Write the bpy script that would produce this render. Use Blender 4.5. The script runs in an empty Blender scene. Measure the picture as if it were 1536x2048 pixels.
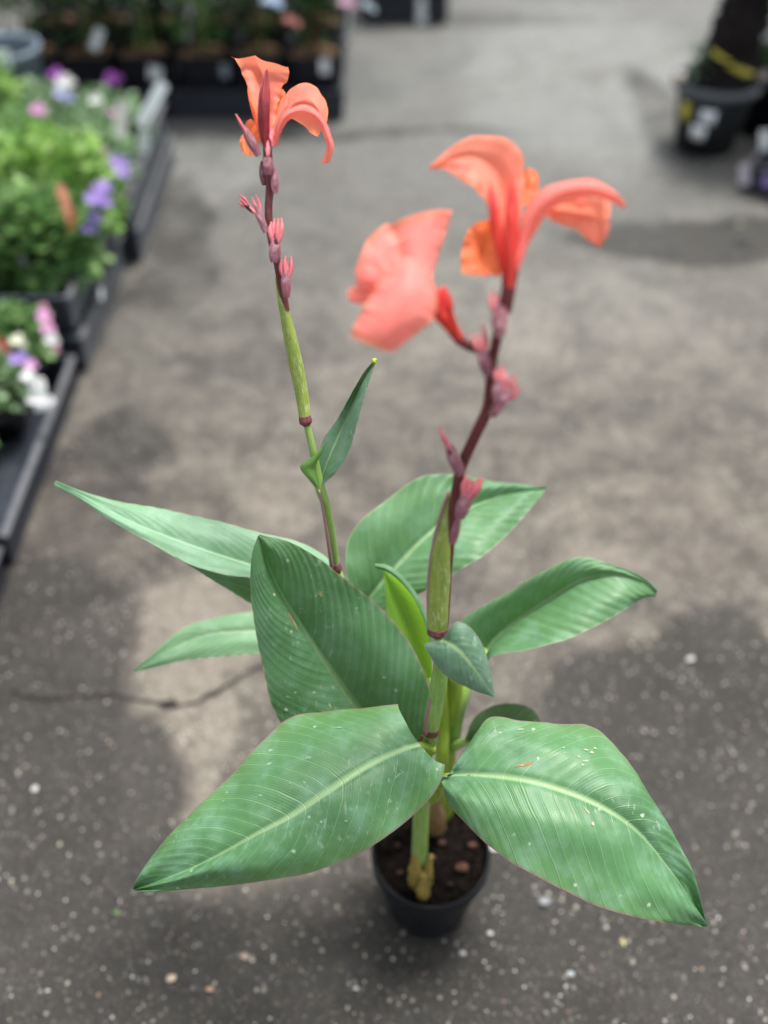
import bpy, bmesh, math, random
from mathutils import Vector, Matrix, noise
R_ = math.radians
random.seed(7)
S = bpy.context.scene
COL = S.collection

# ------------------------------------------------------------------ camera
CAM_H = 1.40
PITCH = R_(44)
F = 2000.0                      # focal length in photo pixels (1536 x 2048)
cp, sp = math.cos(PITCH), math.sin(PITCH)
cam_d = bpy.data.cameras.new('camera')
cam = bpy.data.objects.new('camera', cam_d); COL.objects.link(cam)
cam.location = (0, 0, CAM_H); cam.rotation_euler = (R_(90) - PITCH, 0, 0)
cam_d.sensor_fit = 'VERTICAL'; cam_d.sensor_height = 24.0
cam_d.lens = 24.0 * F / 2048; cam_d.clip_start = .02; cam_d.clip_end = 400
cam_d.dof.use_dof = True; cam_d.dof.focus_distance = .945
cam_d.dof.aperture_fstop = 1.15; cam_d.dof.aperture_blades = 0
S.camera = cam

# ------------------------------------------------------------------ world and sun (bright overcast)
W = bpy.data.worlds.new('World'); S.world = W; W.use_nodes = True
nt = W.node_tree; nt.nodes.clear()
SUN_EL, SUN_AZ = R_(70), R_(38)           # azimuth measured from +Y towards +X
sky = nt.nodes.new('ShaderNodeTexSky'); sky.sky_type = 'NISHITA'; sky.sun_disc = False
sky.sun_elevation = SUN_EL; sky.sun_rotation = SUN_AZ; sky.air_density = 1.0; sky.dust_density = 3.0
hs = nt.nodes.new('ShaderNodeHueSaturation'); hs.inputs['Saturation'].default_value = .22
bg = nt.nodes.new('ShaderNodeBackground'); bg.inputs['Strength'].default_value = .11
wo = nt.nodes.new('ShaderNodeOutputWorld')
nt.links.new(sky.outputs[0], hs.inputs['Color']); nt.links.new(hs.outputs[0], bg.inputs['Color'])
nt.links.new(bg.outputs[0], wo.inputs['Surface'])
sd = bpy.data.lights.new('sun', 'SUN'); sd.energy = 2.4; sd.angle = R_(14); sd.color = (1, .96, .9)
sun = bpy.data.objects.new('sun', sd); COL.objects.link(sun)
sdir = Vector((math.sin(SUN_AZ) * math.cos(SUN_EL), math.cos(SUN_AZ) * math.cos(SUN_EL), math.sin(SUN_EL)))
sun.rotation_euler = sdir.to_track_quat('Z', 'Y').to_euler()
S.view_settings.view_transform = 'Standard'; S.view_settings.look = 'None'
S.view_settings.exposure = 1.15; S.view_settings.gamma = 1.0
S.render.engine = 'CYCLES'
S.cycles.max_bounces = 8; S.cycles.transmission_bounces = 6; S.cycles.diffuse_bounces = 4

# ------------------------------------------------------------------ points measured against the photograph
def down(py): return sp + (py - 1024) / F * cp
def P(px, py, z):                       # photo pixel + distance along the view axis -> world
    u, v = (px - 768) / F, (py - 1024) / F
    return Vector((z * u, z * (cp - v * sp), CAM_H - z * (sp + v * cp)))
def PH(px, py, h): return P(px, py, (CAM_H - h) / down(py))     # same, with a height above ground

# ------------------------------------------------------------------ object helpers
def tag(o, label=None, cat=None, group=None, kind=None):
    if label: o['label'] = label
    if cat: o['category'] = cat
    if group: o['group'] = group
    if kind: o['kind'] = kind
    return o
def empty(name, loc=(0, 0, 0), rz=0):
    o = bpy.data.objects.new(name, None); COL.objects.link(o)
    o.location = loc; o.rotation_euler = (0, 0, rz); o.empty_display_size = .05
    return o
def mesh_obj(name, verts, faces, mat, parent=None, smooth=True, uvs=None, cols=None, world=True):
    me = bpy.data.meshes.new(name)
    me.from_pydata([tuple(v) for v in verts], [], faces)
    if uvs is not None:
        ul = me.uv_layers.new(name='UVMap')
        for l in me.loops: ul.data[l.index].uv = uvs[l.vertex_index]
    if cols is not None:
        ca = me.color_attributes.new('Col', 'FLOAT_COLOR', 'POINT')
        for i, c in enumerate(cols): ca.data[i].color = (*c, 1)
    if mat is not None: me.materials.append(mat)
    if smooth: me.polygons.foreach_set('use_smooth', [True] * len(me.polygons))
    me.update()
    o = bpy.data.objects.new(name, me); COL.objects.link(o)
    if parent is not None:
        o.parent = parent
        if world:                                   # coordinates were given in world space
            m = parent_world(parent); o.matrix_parent_inverse = m.inverted()
    return o
def parent_world(p):
    m = Matrix.LocRotScale(p.location, p.rotation_euler, p.scale)
    if p.parent: m = parent_world(p.parent) @ p.matrix_parent_inverse @ m
    return m
def copy_tree(o, parent=None):
    c = o.copy(); COL.objects.link(c)
    if parent: c.parent = parent
    for ch in list(o.children): copy_tree(ch, c)
    return c

def cr(pts, n):                        # Catmull-Rom, then even spacing along the arc
    pts = [Vector(p) for p in pts]
    if len(pts) == 2: return [pts[0].lerp(pts[1], i / (n - 1)) for i in range(n)]
    q = [2 * pts[0] - pts[1]] + pts + [2 * pts[-1] - pts[-2]]
    out = []
    for i in range(1, len(q) - 2):
        for k in range(16):
            t = k / 16; a, b, c, d = q[i - 1:i + 3]
            out.append(.5 * ((2 * b) + (c - a) * t + (2 * a - 5 * b + 4 * c - d) * t * t + (3 * b - a - 3 * c + d) * t ** 3))
    out.append(pts[-1])
    L = [0]
    for i in range(1, len(out)): L.append(L[-1] + (out[i] - out[i - 1]).length)
    res, j = [], 0
    for i in range(n):
        s = L[-1] * i / (n - 1)
        while j < len(L) - 2 and L[j + 1] < s: j += 1
        d = L[j + 1] - L[j]
        res.append(out[j].lerp(out[j + 1], 0 if d < 1e-9 else min(1, (s - L[j]) / d)))
    return res

def conv(rail, mode):
    return [(P if mode == 'z' else PH)(*p) for p in rail]

def blade(name, L, M, Rr, mat, parent, mode='z', bulge=.006, nu=14, nv=90, pleat=0.0, npl=24, k=.22, ruffle=0.0, rf=14, seed=0, crumple=0.0, chan=0.0, notch=0.0):
    """a leaf or petal: three rails (edge, midrib, edge), cupped halves, pleats along the veins"""
    A, B, C = [cr(conv(r, mode), nv) for r in (L, M, Rr)]
    verts, uvs, faces = [], [], []
    ts = [-1 + 2 * i / (2 * nu) for i in range(2 * nu + 1)]
    for j in range(nv):
        s = j / (nv - 1)
        jn, jp = min(nv - 1, j + 1), max(0, j - 1)
        along = (B[jn] - B[jp])
        across = (C[j] - A[j])
        n = along.cross(across)
        n = n.normalized() if n.length > 1e-12 else Vector((0, 0, 1))
        if n.dot(Vector((0, -cp, sp)) if False else (cam.location - B[j])) < 0: n = -n
        wl, wr = (A[j] - B[j]).length, (C[j] - B[j]).length
        for t in ts:
            a = abs(t); E = A[j] if t < 0 else C[j]; w = wl if t < 0 else wr
            p = B[j].lerp(E, a)
            sc = min(1, w / .02) * min(1, .15 + s * 7)
            h = bulge * 4 * a * (1 - a) * sc
            if pleat:
                wv = s - k * a ** 1.25
                h += pleat * sc * math.sin(2 * math.pi * npl * wv + .9 * math.sin(9 * wv + seed)) * min(1, a * 5) * min(1, (1 - s) * 6)
            if ruffle:
                h += ruffle * sc * a ** 3 * (math.sin(rf * s + seed + (2 if t > 0 else 0)) + .5 * math.sin(2.3 * rf * s + seed * 2 + t))
            if crumple:
                h += crumple * noise.noise(Vector((t * 2.2 + seed, s * 4 + seed * .7, seed)))
            if notch and s < .1: p = p + along.normalized() * notch * 4 * a * (1 - a) * (1 - s / .1)
            if chan: h -= chan * max(0, 1 - (a * w / .006) ** 2) if w > 0 else 0
            verts.append(p + n * h); uvs.append((t * .5 + .5, s))
    m = len(ts)
    for j in range(nv - 1):
        for i in range(m - 1):
            faces.append((j * m + i, j * m + i + 1, (j + 1) * m + i + 1, (j + 1) * m + i))
    return mesh_obj(name, verts, faces, mat, parent, uvs=uvs)

def tube(name, pts, radii, mat, parent=None, mode='z', ns=14, n=None, squash=1.0, world=False, cap=True, jitter=0.0):
    P3 = [Vector(p) for p in pts] if world else conv(pts, mode)
    n = n or max(8, 6 * len(P3))
    C = cr(P3, n)
    rr = []
    for j in range(n):
        x = j / (n - 1) * (len(radii) - 1); i = min(len(radii) - 2, int(x)) if len(radii) > 1 else 0
        if len(radii) == 1: rr.append(radii[0]); continue
        f = x - i; f = f * f * (3 - 2 * f); rr.append(radii[i] * (1 - f) + radii[i + 1] * f)
    verts, faces, uvs = [], [], []
    t0 = (C[1] - C[0]).normalized()
    nx = t0.cross(Vector((0, 1, .3))).normalized()
    Ltot = 0
    for j in range(n):
        t = (C[min(n - 1, j + 1)] - C[max(0, j - 1)]).normalized()
        nx = (nx - t * nx.dot(t)).normalized(); ny = t.cross(nx)
        if j: Ltot += (C[j] - C[j - 1]).length
        for i in range(ns + 1):
            a = 2 * math.pi * i / ns; r = rr[j]
            if jitter: r *= 1 + jitter * noise.noise(Vector((math.cos(a) * 1.5, math.sin(a) * 1.5, Ltot * 120)))
            verts.append(C[j] + nx * (r * math.cos(a)) + ny * (r * squash * math.sin(a))); uvs.append((i / ns, Ltot * 10))
    m = ns + 1
    for j in range(n - 1):
        for i in range(ns): faces.append((j * m + i, j * m + i + 1, (j + 1) * m + i + 1, (j + 1) * m + i))
    if cap:
        for j, c in ((0, C[0]), (n - 1, C[-1])):
            verts.append(c); uvs.append((.5, 0)); ci = len(verts) - 1
            for i in range(ns):
                f = (j * m + i, j * m + i + 1, ci); faces.append(f if j else f[::-1])
    return mesh_obj(name, verts, faces, mat, parent, uvs=uvs)

def lathe(name, prof, mat, parent, loc=(0, 0, 0), n=64, wob=0.0, smooth=True):
    verts, faces = [], []
    for r, z in prof:
        for i in range(n):
            a = 2 * math.pi * i / n; q = r * (1 + wob * math.sin(3 * a + z * 9))
            verts.append((loc[0] + q * math.cos(a), loc[1] + q * math.sin(a), loc[2] + z))
    for j in range(len(prof) - 1):
        for i in range(n):
            i2 = (i + 1) % n; faces.append((j * n + i, j * n + i2, (j + 1) * n + i2, (j + 1) * n + i))
    return mesh_obj(name, verts, faces, mat, parent, smooth=smooth, world=False)

class MB:
    """collects boxes and small shapes into one mesh"""
    def __init__(s): s.v, s.f, s.c = [], [], []
    def box(s, c, d, rz=0, bev=0.0):
        x, y, z = [q / 2 for q in d]; b = len(s.v)
        e = min(bev, x * .9, y * .9, z * .9)
        M = Matrix.Rotation(rz, 3, 'Z')
        if e <= 0:
            for sx in (-1, 1):
                for sy in (-1, 1):
                    for sz in (-1, 1): s.v.append(Vector(c) + M @ Vector((sx * x, sy * y, sz * z)))
            for f in ((0, 1, 3, 2), (4, 6, 7, 5), (0, 4, 5, 1), (2, 3, 7, 6), (0, 2, 6, 4), (1, 5, 7, 3)):
                s.f.append(tuple(b + i for i in f))
        else:
            idx = {}
            for sx in (-1, 1):
                for sy in (-1, 1):
                    for sz in (-1, 1):
                        for ax in range(3):
                            q = [sx * (x - e), sy * (y - e), sz * (z - e)]
                            q[ax] = (sx * x, sy * y, sz * z)[ax]
                            idx[(sx, sy, sz, ax)] = len(s.v); s.v.append(Vector(c) + M @ Vector(q))
            for ax in range(3):
                o1, o2 = [i for i in range(3) if i != ax]
                for sg in (-1, 1):
                    ring = []
                    for a_, b_ in ((-1, -1), (1, -1), (1, 1), (-1, 1)):
                        kk = [0, 0, 0]; kk[ax] = sg; kk[o1] = a_; kk[o2] = b_
                        ring.append(idx[(*kk, ax)])
                    s.f.append(tuple(ring))
            for ax in range(3):          # edges
                o1, o2 = [i for i in range(3) if i != ax]
                for a_ in (-1, 1):
                    for b_ in (-1, 1):
                        r = []
                        for e_ in (-1, 1):
                            kk = [0, 0, 0]; kk[ax] = e_; kk[o1] = a_; kk[o2] = b_
                            r.append((idx[(*kk, o1)], idx[(*kk, o2)]))
                        s.f.append((r[0][0], r[0][1], r[1][1], r[1][0]))
            for sx in (-1, 1):
                for sy in (-1, 1):
                    for sz in (-1, 1): s.f.append(tuple(idx[(sx, sy, sz, a)] for a in range(3)))
    def leaf(s, p, d, up, L, Wd, bend=.3, col=None):
        d = d.normalized(); side = d.cross(up); side = side.normalized() if side.length > 1e-6 else Vector((1, 0, 0))
        nn = side.cross(d).normalized(); b = len(s.v)
        pts = [p, p + d * L * .35 + side * Wd * .5 + nn * L * .05, p + d * L * .75 + side * Wd * .42 - nn * L * bend * .3,
               p + d * L - nn * L * bend * .7, p + d * L * .75 - side * Wd * .42 - nn * L * bend * .3, p + d * L * .35 - side * Wd * .5 + nn * L * .05,
               p + d * L * .5 - nn * Wd * .12]
        s.v += pts
        for i in range(6): s.f.append((b + i, b + (i + 1) % 6, b + 6))
        if col is not None: s.c += [col] * 7
    def blob(s, c, r, col=None, sq=(1, 1, 1), seed=0, sub=1):
        bm = bmesh.new(); bmesh.ops.create_icosphere(bm, subdivisions=sub, radius=1)
        b = len(s.v)
        for v in bm.verts:
            q = v.co * (1 + .35 * noise.noise(v.co * 1.7 + Vector((seed, seed * .3, 0))))
            s.v.append(Vector((q.x * r * sq[0], q.y * r * sq[1], q.z * r * sq[2])) + Vector(c))
            if col is not None: s.c.append(col)
        for f in bm.faces: s.f.append(tuple(b + v.index for v in f.verts))
        bm.free()
    def build(s, name, mat, parent=None, smooth=False, world=False):
        me_cols = s.c if len(s.c) == len(s.v) and s.c else None
        o = mesh_obj(name, s.v, s.f, mat, parent, smooth=smooth, cols=me_cols, world=world)
        bm = bmesh.new(); bm.from_mesh(o.data); bmesh.ops.recalc_face_normals(bm, faces=bm.faces) if len(s.v) < 4000 else None
        bm.to_mesh(o.data); bm.free()
        return o

# ------------------------------------------------------------------ material helpers
class NT:
    def __init__(s, name):
        s.m = bpy.data.materials.new(name); s.m.use_nodes = True; s.t = s.m.node_tree; s.t.nodes.clear()
        s.out = s.n('ShaderNodeOutputMaterial')
    def n(s, typ, **kw):
        nd = s.t.nodes.new(typ)
        for k_, v in kw.items(): setattr(nd, k_, v)
        return nd
    def l(s, a, b): s.t.links.new(a, b)
    def inp(s, sock, v):
        if isinstance(v, bpy.types.NodeSocket): s.l(v, sock)
        else: sock.default_value = v
    def math(s, op, a, b=0.0, c=0.0, clamp=False):
        nd = s.n('ShaderNodeMath', operation=op); nd.use_clamp = clamp
        s.inp(nd.inputs[0], a); s.inp(nd.inputs[1], b); s.inp(nd.inputs[2], c)
        return nd.outputs[0]
    def mix(s, f, a, b, blend='MIX'):
        nd = s.n('ShaderNodeMix', data_type='RGBA', blend_type=blend)
        s.inp(nd.inputs[0], f)
        for i, x in ((6, a), (7, b)):
            s.inp(nd.inputs[i], x if isinstance(x, bpy.types.NodeSocket) else (*x, 1))
        return nd.outputs[2]
    def rng(s, x, a, b, c=0.0, d=1.0, smooth=True):
        nd = s.n('ShaderNodeMapRange'); nd.interpolation_type = 'SMOOTHSTEP' if smooth else 'LINEAR'
        s.inp(nd.inputs[0], x)
        for i, q in zip((1, 2, 3, 4), (a, b, c, d)): s.inp(nd.inputs[i], q)
        return nd.outputs[0]
    def noise(s, vec, scale, detail=3, rough=.55, dist=0.0):
        nd = s.n('ShaderNodeTexNoise'); s.l(vec, nd.inputs['Vector'])
        nd.inputs['Scale'].default_value = scale; nd.inputs['Detail'].default_value = detail
        nd.inputs['Roughness'].default_value = rough; nd.inputs['Distortion'].default_value = dist
        return nd.outputs[0]
    def voro(s, vec, scale, feature='F1', rnd=1.0):
        nd = s.n('ShaderNodeTexVoronoi', feature=feature); s.l(vec, nd.inputs['Vector'])
        nd.inputs['Scale'].default_value = scale; nd.inputs['Randomness'].default_value = rnd
        return nd
    def bump(s, h, strength=.3, dist=.001, normal=None):
        nd = s.n('ShaderNodeBump'); nd.inputs['Strength'].default_value = strength; nd.inputs['Distance'].default_value = dist
        s.l(h, nd.inputs['Height'])
        if normal is not None: s.l(normal, nd.inputs['Normal'])
        return nd.outputs[0]
    def scalev(s, vec, sc):
        nd = s.n('ShaderNodeMapping'); s.l(vec, nd.inputs[0]); nd.inputs['Scale'].default_value = sc
        return nd.outputs[0]
    def pbr(s, col, rough=.5, spec=.5, normal=None, transl=0.0, tcol=None, sheen=0.0):
        b = s.n('ShaderNodeBsdfPrincipled')
        s.inp(b.inputs['Base Color'], col if isinstance(col, bpy.types.NodeSocket) else (*col, 1))
        s.inp(b.inputs['Roughness'], rough); s.inp(b.inputs['Specular IOR Level'], spec)
        if sheen: b.inputs['Sheen Weight'].default_value = sheen
        if normal is not None: s.l(normal, b.inputs['Normal'])
        o = b.outputs[0]
        if transl:
            t = s.n('ShaderNodeBsdfTranslucent')
            s.inp(t.inputs[0], tcol if isinstance(tcol, bpy.types.NodeSocket) else (*tcol, 1))
            mx = s.n('ShaderNodeMixShader'); s.inp(mx.inputs[0], transl)
            s.l(o, mx.inputs[1]); s.l(t.outputs[0], mx.inputs[2]); o = mx.outputs[0]
        s.l(o, s.out.inputs['Surface'])
        return s.m

def leaf_mat(name, base, dark, bloom, rib, bloom_amt=.5, transl=.22, tcol=(.16, .36, .03), nmain=24, k=.22, ribw=.05, spots=1.0, edge=(.22, .13, .12), rough=.42, yellow=0.0):
    m = NT(name)
    uv = m.n('ShaderNodeUVMap').outputs[0]
    tc = m.n('ShaderNodeTexCoord').outputs['Object']
    sx = m.n('ShaderNodeSeparateXYZ'); m.l(uv, sx.inputs[0]); U, V = sx.outputs[0], sx.outputs[1]
    a = m.math('ABSOLUTE', m.math('MULTIPLY_ADD', U, 2.0, -1.0))
    wob = m.math('MULTIPLY_ADD', m.noise(uv, 3.0, 2), .03, -.015)
    w = m.math('ADD', m.math('SUBTRACT', V, m.math('MULTIPLY', m.math('POWER', a, 1.25), k)), wob)
    # main veins at irregular spacing
    w1 = m.math('ADD', m.math('MULTIPLY', w, nmain), m.math('MULTIPLY', m.math('SINE', m.math('MULTIPLY', w, 37.0)), .14))
    pp = m.math('PINGPONG', w1, .5)
    main = m.rng(pp, 0.0, .075, 1.0, 0.0)
    sub = m.math('PINGPONG', m.math('MULTIPLY', w1, 6.0), .5)
    fine = m.rng(sub, 0.0, .22, 1.0, 0.0)
    broad = m.rng(pp, .0, .5, 0.0, 1.0)
    vm = m.math('MULTIPLY', m.noise(m.scalev(uv, (3, 7, 1)), 2.5, 3), 1.0)
    vm = m.rng(vm, .35, .65, .55, 1.0)
    # patches
    n1 = m.noise(tc, 9, 4, .6); n2 = m.noise(tc, 38, 5, .65); n3 = m.noise(m.scalev(uv, (26, 4, 1)), 3, 3)
    c = m.mix(m.rng(n1, .38, .66), base, dark)
    if yellow: c = m.mix(m.math('MULTIPLY', m.rng(a, .55, 1.0), yellow), c, (.14, .26, .05))
    c = m.mix(m.math('MULTIPLY', m.rng(n2, .40, .72), bloom_amt), c, bloom)
    c = m.mix(m.math('MULTIPLY', broad, .12), c, dark)
    c = m.mix(m.math('MULTIPLY', fine, .15), c, rib)
    c = m.mix(m.math('MULTIPLY', m.math('MULTIPLY', main, vm), .36), c, rib)
    # midrib, tapering to the tip
    rw = m.math('MULTIPLY', m.rng(V, 0.0, 1.0, ribw * 1.5, ribw * .30, False), 1.0)
    ribm = m.rng(m.math('DIVIDE', a, rw), .45, 1.15, 1.0, 0.0)
    c = m.mix(m.math('MULTIPLY', ribm, m.rng(V, .35, .95, .68, .25)), c, rib)
    rl = m.rng(m.math('ABSOLUTE', m.math('SUBTRACT', m.math('DIVIDE', a, rw), .15)), 0.0, .22, 1.0, 0.0)
    c = m.mix(m.math('MULTIPLY', rl, .20), c, tuple(min(1, q * 1.5) for q in rib))
    # dried flecks, scratches and dust
    if spots:
        vs = m.voro(tc, 75); sel = m.n('ShaderNodeSeparateColor'); m.l(vs.outputs['Color'], sel.inputs[0])
        dd = m.math('ADD', vs.outputs['Distance'], m.math('MULTIPLY', m.math('SUBTRACT', m.noise(tc, 420, 2), .5), .35))
        sp_ = m.math('MULTIPLY', m.rng(dd, .07, .17, 1.0, 0.0), m.math('GREATER_THAN', sel.outputs[0], .80))
        c = m.mix(m.math('MULTIPLY', sp_, .55 * spots), c, (.50, .60, .50))
        vb = m.voro(tc, 24); selb = m.n('ShaderNodeSeparateColor'); m.l(vb.outputs['Color'], selb.inputs[0])
        db = m.math('ADD', vb.outputs['Distance'], m.math('MULTIPLY', m.math('SUBTRACT', m.noise(tc, 260, 2), .5), .22))
        bp = m.math('MULTIPLY', m.rng(db, .03, .07, 1.0, 0.0), m.math('GREATER_THAN', selb.outputs[1], .88))
        c = m.mix(m.math('MULTIPLY', bp, .8 * spots), c, (.36, .27, .13))
        scr = m.math('MULTIPLY', m.rng(m.noise(m.scalev(tc, (190, 60, 110)), 1.0, 3, .7), .60, .68), m.rng(n1, .46, .58))
        c = m.mix(m.math('MULTIPLY', scr, .30 * spots), c, (.42, .52, .44))
    c = m.mix(m.math('MULTIPLY', m.rng(a, .965, .995), .8), c, edge)
    h = m.math('ADD', m.math('MULTIPLY', fine, .35), m.math('MULTIPLY', main, .9))
    nrm = m.bump(h, .35, .0008)
    ro = m.rng(n2, .3, .7, rough - .06, rough + .12)
    tc2 = m.mix(m.math('MULTIPLY', m.math('MAXIMUM', main, fine), .4), tcol, tuple(q * .55 for q in tcol))
    return m.pbr(c, ro, .45, nrm, transl, tc2)

def petal_mat(name, col, col2, tcol, transl=.45, edgec=None, rough=.45):
    m = NT(name)
    uv = m.n('ShaderNodeUVMap').outputs[0]; tc = m.n('ShaderNodeTexCoord').outputs['Object']
    sx = m.n('ShaderNodeSeparateXYZ'); m.l(uv, sx.inputs[0]); U, V = sx.outputs[0], sx.outputs[1]
    a = m.math('ABSOLUTE', m.math('MULTIPLY_ADD', U, 2.0, -1.0))
    st = m.noise(m.scalev(uv, (34, 1.6, 1)), 1.6, 4, .6)
    n1 = m.noise(tc, 26, 3)
    c = m.mix(m.rng(n1, .35, .68), col, col2)
    c = m.mix(m.math('MULTIPLY', m.rng(st, .46, .7), .30), c, tuple(q * .72 for q in col))
    if edgec: c = m.mix(m.math('MULTIPLY', m.math('MAXIMUM', m.rng(a, .82, 1.0), m.rng(V, .86, 1.0)), .7), c, edgec)
    nrm = m.bump(m.math('ADD', st, m.math('MULTIPLY', m.noise(tc, 140, 3), .4)), .3, .0012)
    return m.pbr(c, rough, .35, nrm, transl, tcol, sheen=.0)

def stem_mat(name, c1, c2, c3, amt=.5, rough=.45, transl=0.0, bump=.25):
    m = NT(name)
    uv = m.n('ShaderNodeUVMap').outputs[0]; tc = m.n('ShaderNodeTexCoord').outputs['Object']
    st = m.noise(m.scalev(uv, (14, 1.2, 1)), 2.2, 3, .6)
    pt = m.noise(tc, 55, 4, .6); fl = m.noise(m.scalev(uv, (9, 3.5, 1)), 3, 5, .75)
    c = m.mix(m.rng(st, .35, .65), c1, c2)
    c = m.mix(m.math('MULTIPLY', m.math('MULTIPLY', m.rng(fl, .5, .62), m.rng(pt, .38, .6)), amt), c, c3)
    return m.pbr(c, rough, .4, m.bump(st, bump, .0006), transl, c1)

def plain(name, col, rough=.5, spec=.4, var=.15, scale=30, bump=.15, bdist=.001, transl=0.0, tcol=None):
    m = NT(name); tc = m.n('ShaderNodeTexCoord').outputs['Object']
    n1 = m.noise(tc, scale, 4, .6)
    c = m.mix(m.rng(n1, .3, .7), tuple(q * (1 - var) for q in col), tuple(min(1, q * (1 + var)) for q in col))
    return m.pbr(c, m.rng(n1, .2, .8, rough - .08, rough + .1), spec, m.bump(n1, bump, bdist), transl, tcol or col)

def vcol_mat(name, rough=.6, transl=0.0, spec=.3):
    m = NT(name); vc = m.n('ShaderNodeVertexColor'); vc.layer_name = 'Col'
    tc = m.n('ShaderNodeTexCoord').outputs['Object']
    c = m.mix(m.math('MULTIPLY', m.noise(tc, 90, 3), .35), vc.outputs[0], (.02, .02, .02))
    return m.pbr(c, rough, spec, None, transl, vc.outputs[0])

# ------------------------------------------------------------------ ground
def blobval(x, y, b):
    cx, cy, rx, ry, rot = b
    dx, dy = x - cx, y - cy
    c, s = math.cos(rot), math.sin(rot)
    u, v = (dx * c + dy * s) / rx, (-dx * s + dy * c) / ry
    d = math.sqrt(u * u + v * v)
    t = max(0, min(1, (1.25 - d) / .6)); return t * t * (3 - 2 * t)
def gp(px, py):
    p = PH(px, py, 0); return p.x, p.y
def gblob(px, py, rx, ry, rot=0): return (*gp(px, py), rx, ry, rot)
DARK = [(gblob(40, 1330, .20, .34), .95), (gblob(70, 1650, .25, .26), 1.0), (gblob(250, 1980, .50, .18), .75), (gblob(768, 2060, .75, .16), .9), (gblob(870, 1880, .22, .09), .6), (gblob(1130, 1700, .14, .16), .45), (gblob(620, 620, .05, .05), .4), (gblob(360, 560, .12, .2), .55), (gblob(240, 920, .14, .2), .6), (gblob(1450, 1560, .26, .22), .95),  # blobs by the pot foot paint its contact shadow into the ground colour
        (gblob(1420, 1950, .35, .22), .95), (gblob(1290, 1400, .2, .12), .85), (gblob(1500, 1380, .14, .2), .8), (gblob(1480, 480, .52, .13, -.05), 1.0), (gblob(1250, 440, .30, .07, -.15), .5),
        (gblob(230, 1060, .13, .20), .5), (gblob(480, 700, .20, .22), .40), (gblob(370, 430, .10, .30), .55), (gblob(800, 265, .6, .05), .55), (gblob(1330, 230, .12, .5), .55),
        (gblob(870, 1850, .14, .10), .5), (gblob(500, 1900, .3, .10), .5), (gblob(900, 40, .8, .12), .5)]  # first blob here deepens the painted shadow under the pot
LIGHT = [(gblob(330, 1270, .20, .13), 1.0), (gblob(360, 1480, .11, .15), 1.0), (gblob(560, 1000, .14, .14), .5), (gblob(620, 790, .25, .2), .35), (gblob(1000, 620, .6, .28), .5),
         (gblob(1290, 1060, .3, .16), .45), (gblob(1180, 150, .55, .9), .6), (gblob(420, 330, .25, .3), .55), (gblob(1200, 700, .5, .22), .4)]
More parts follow.
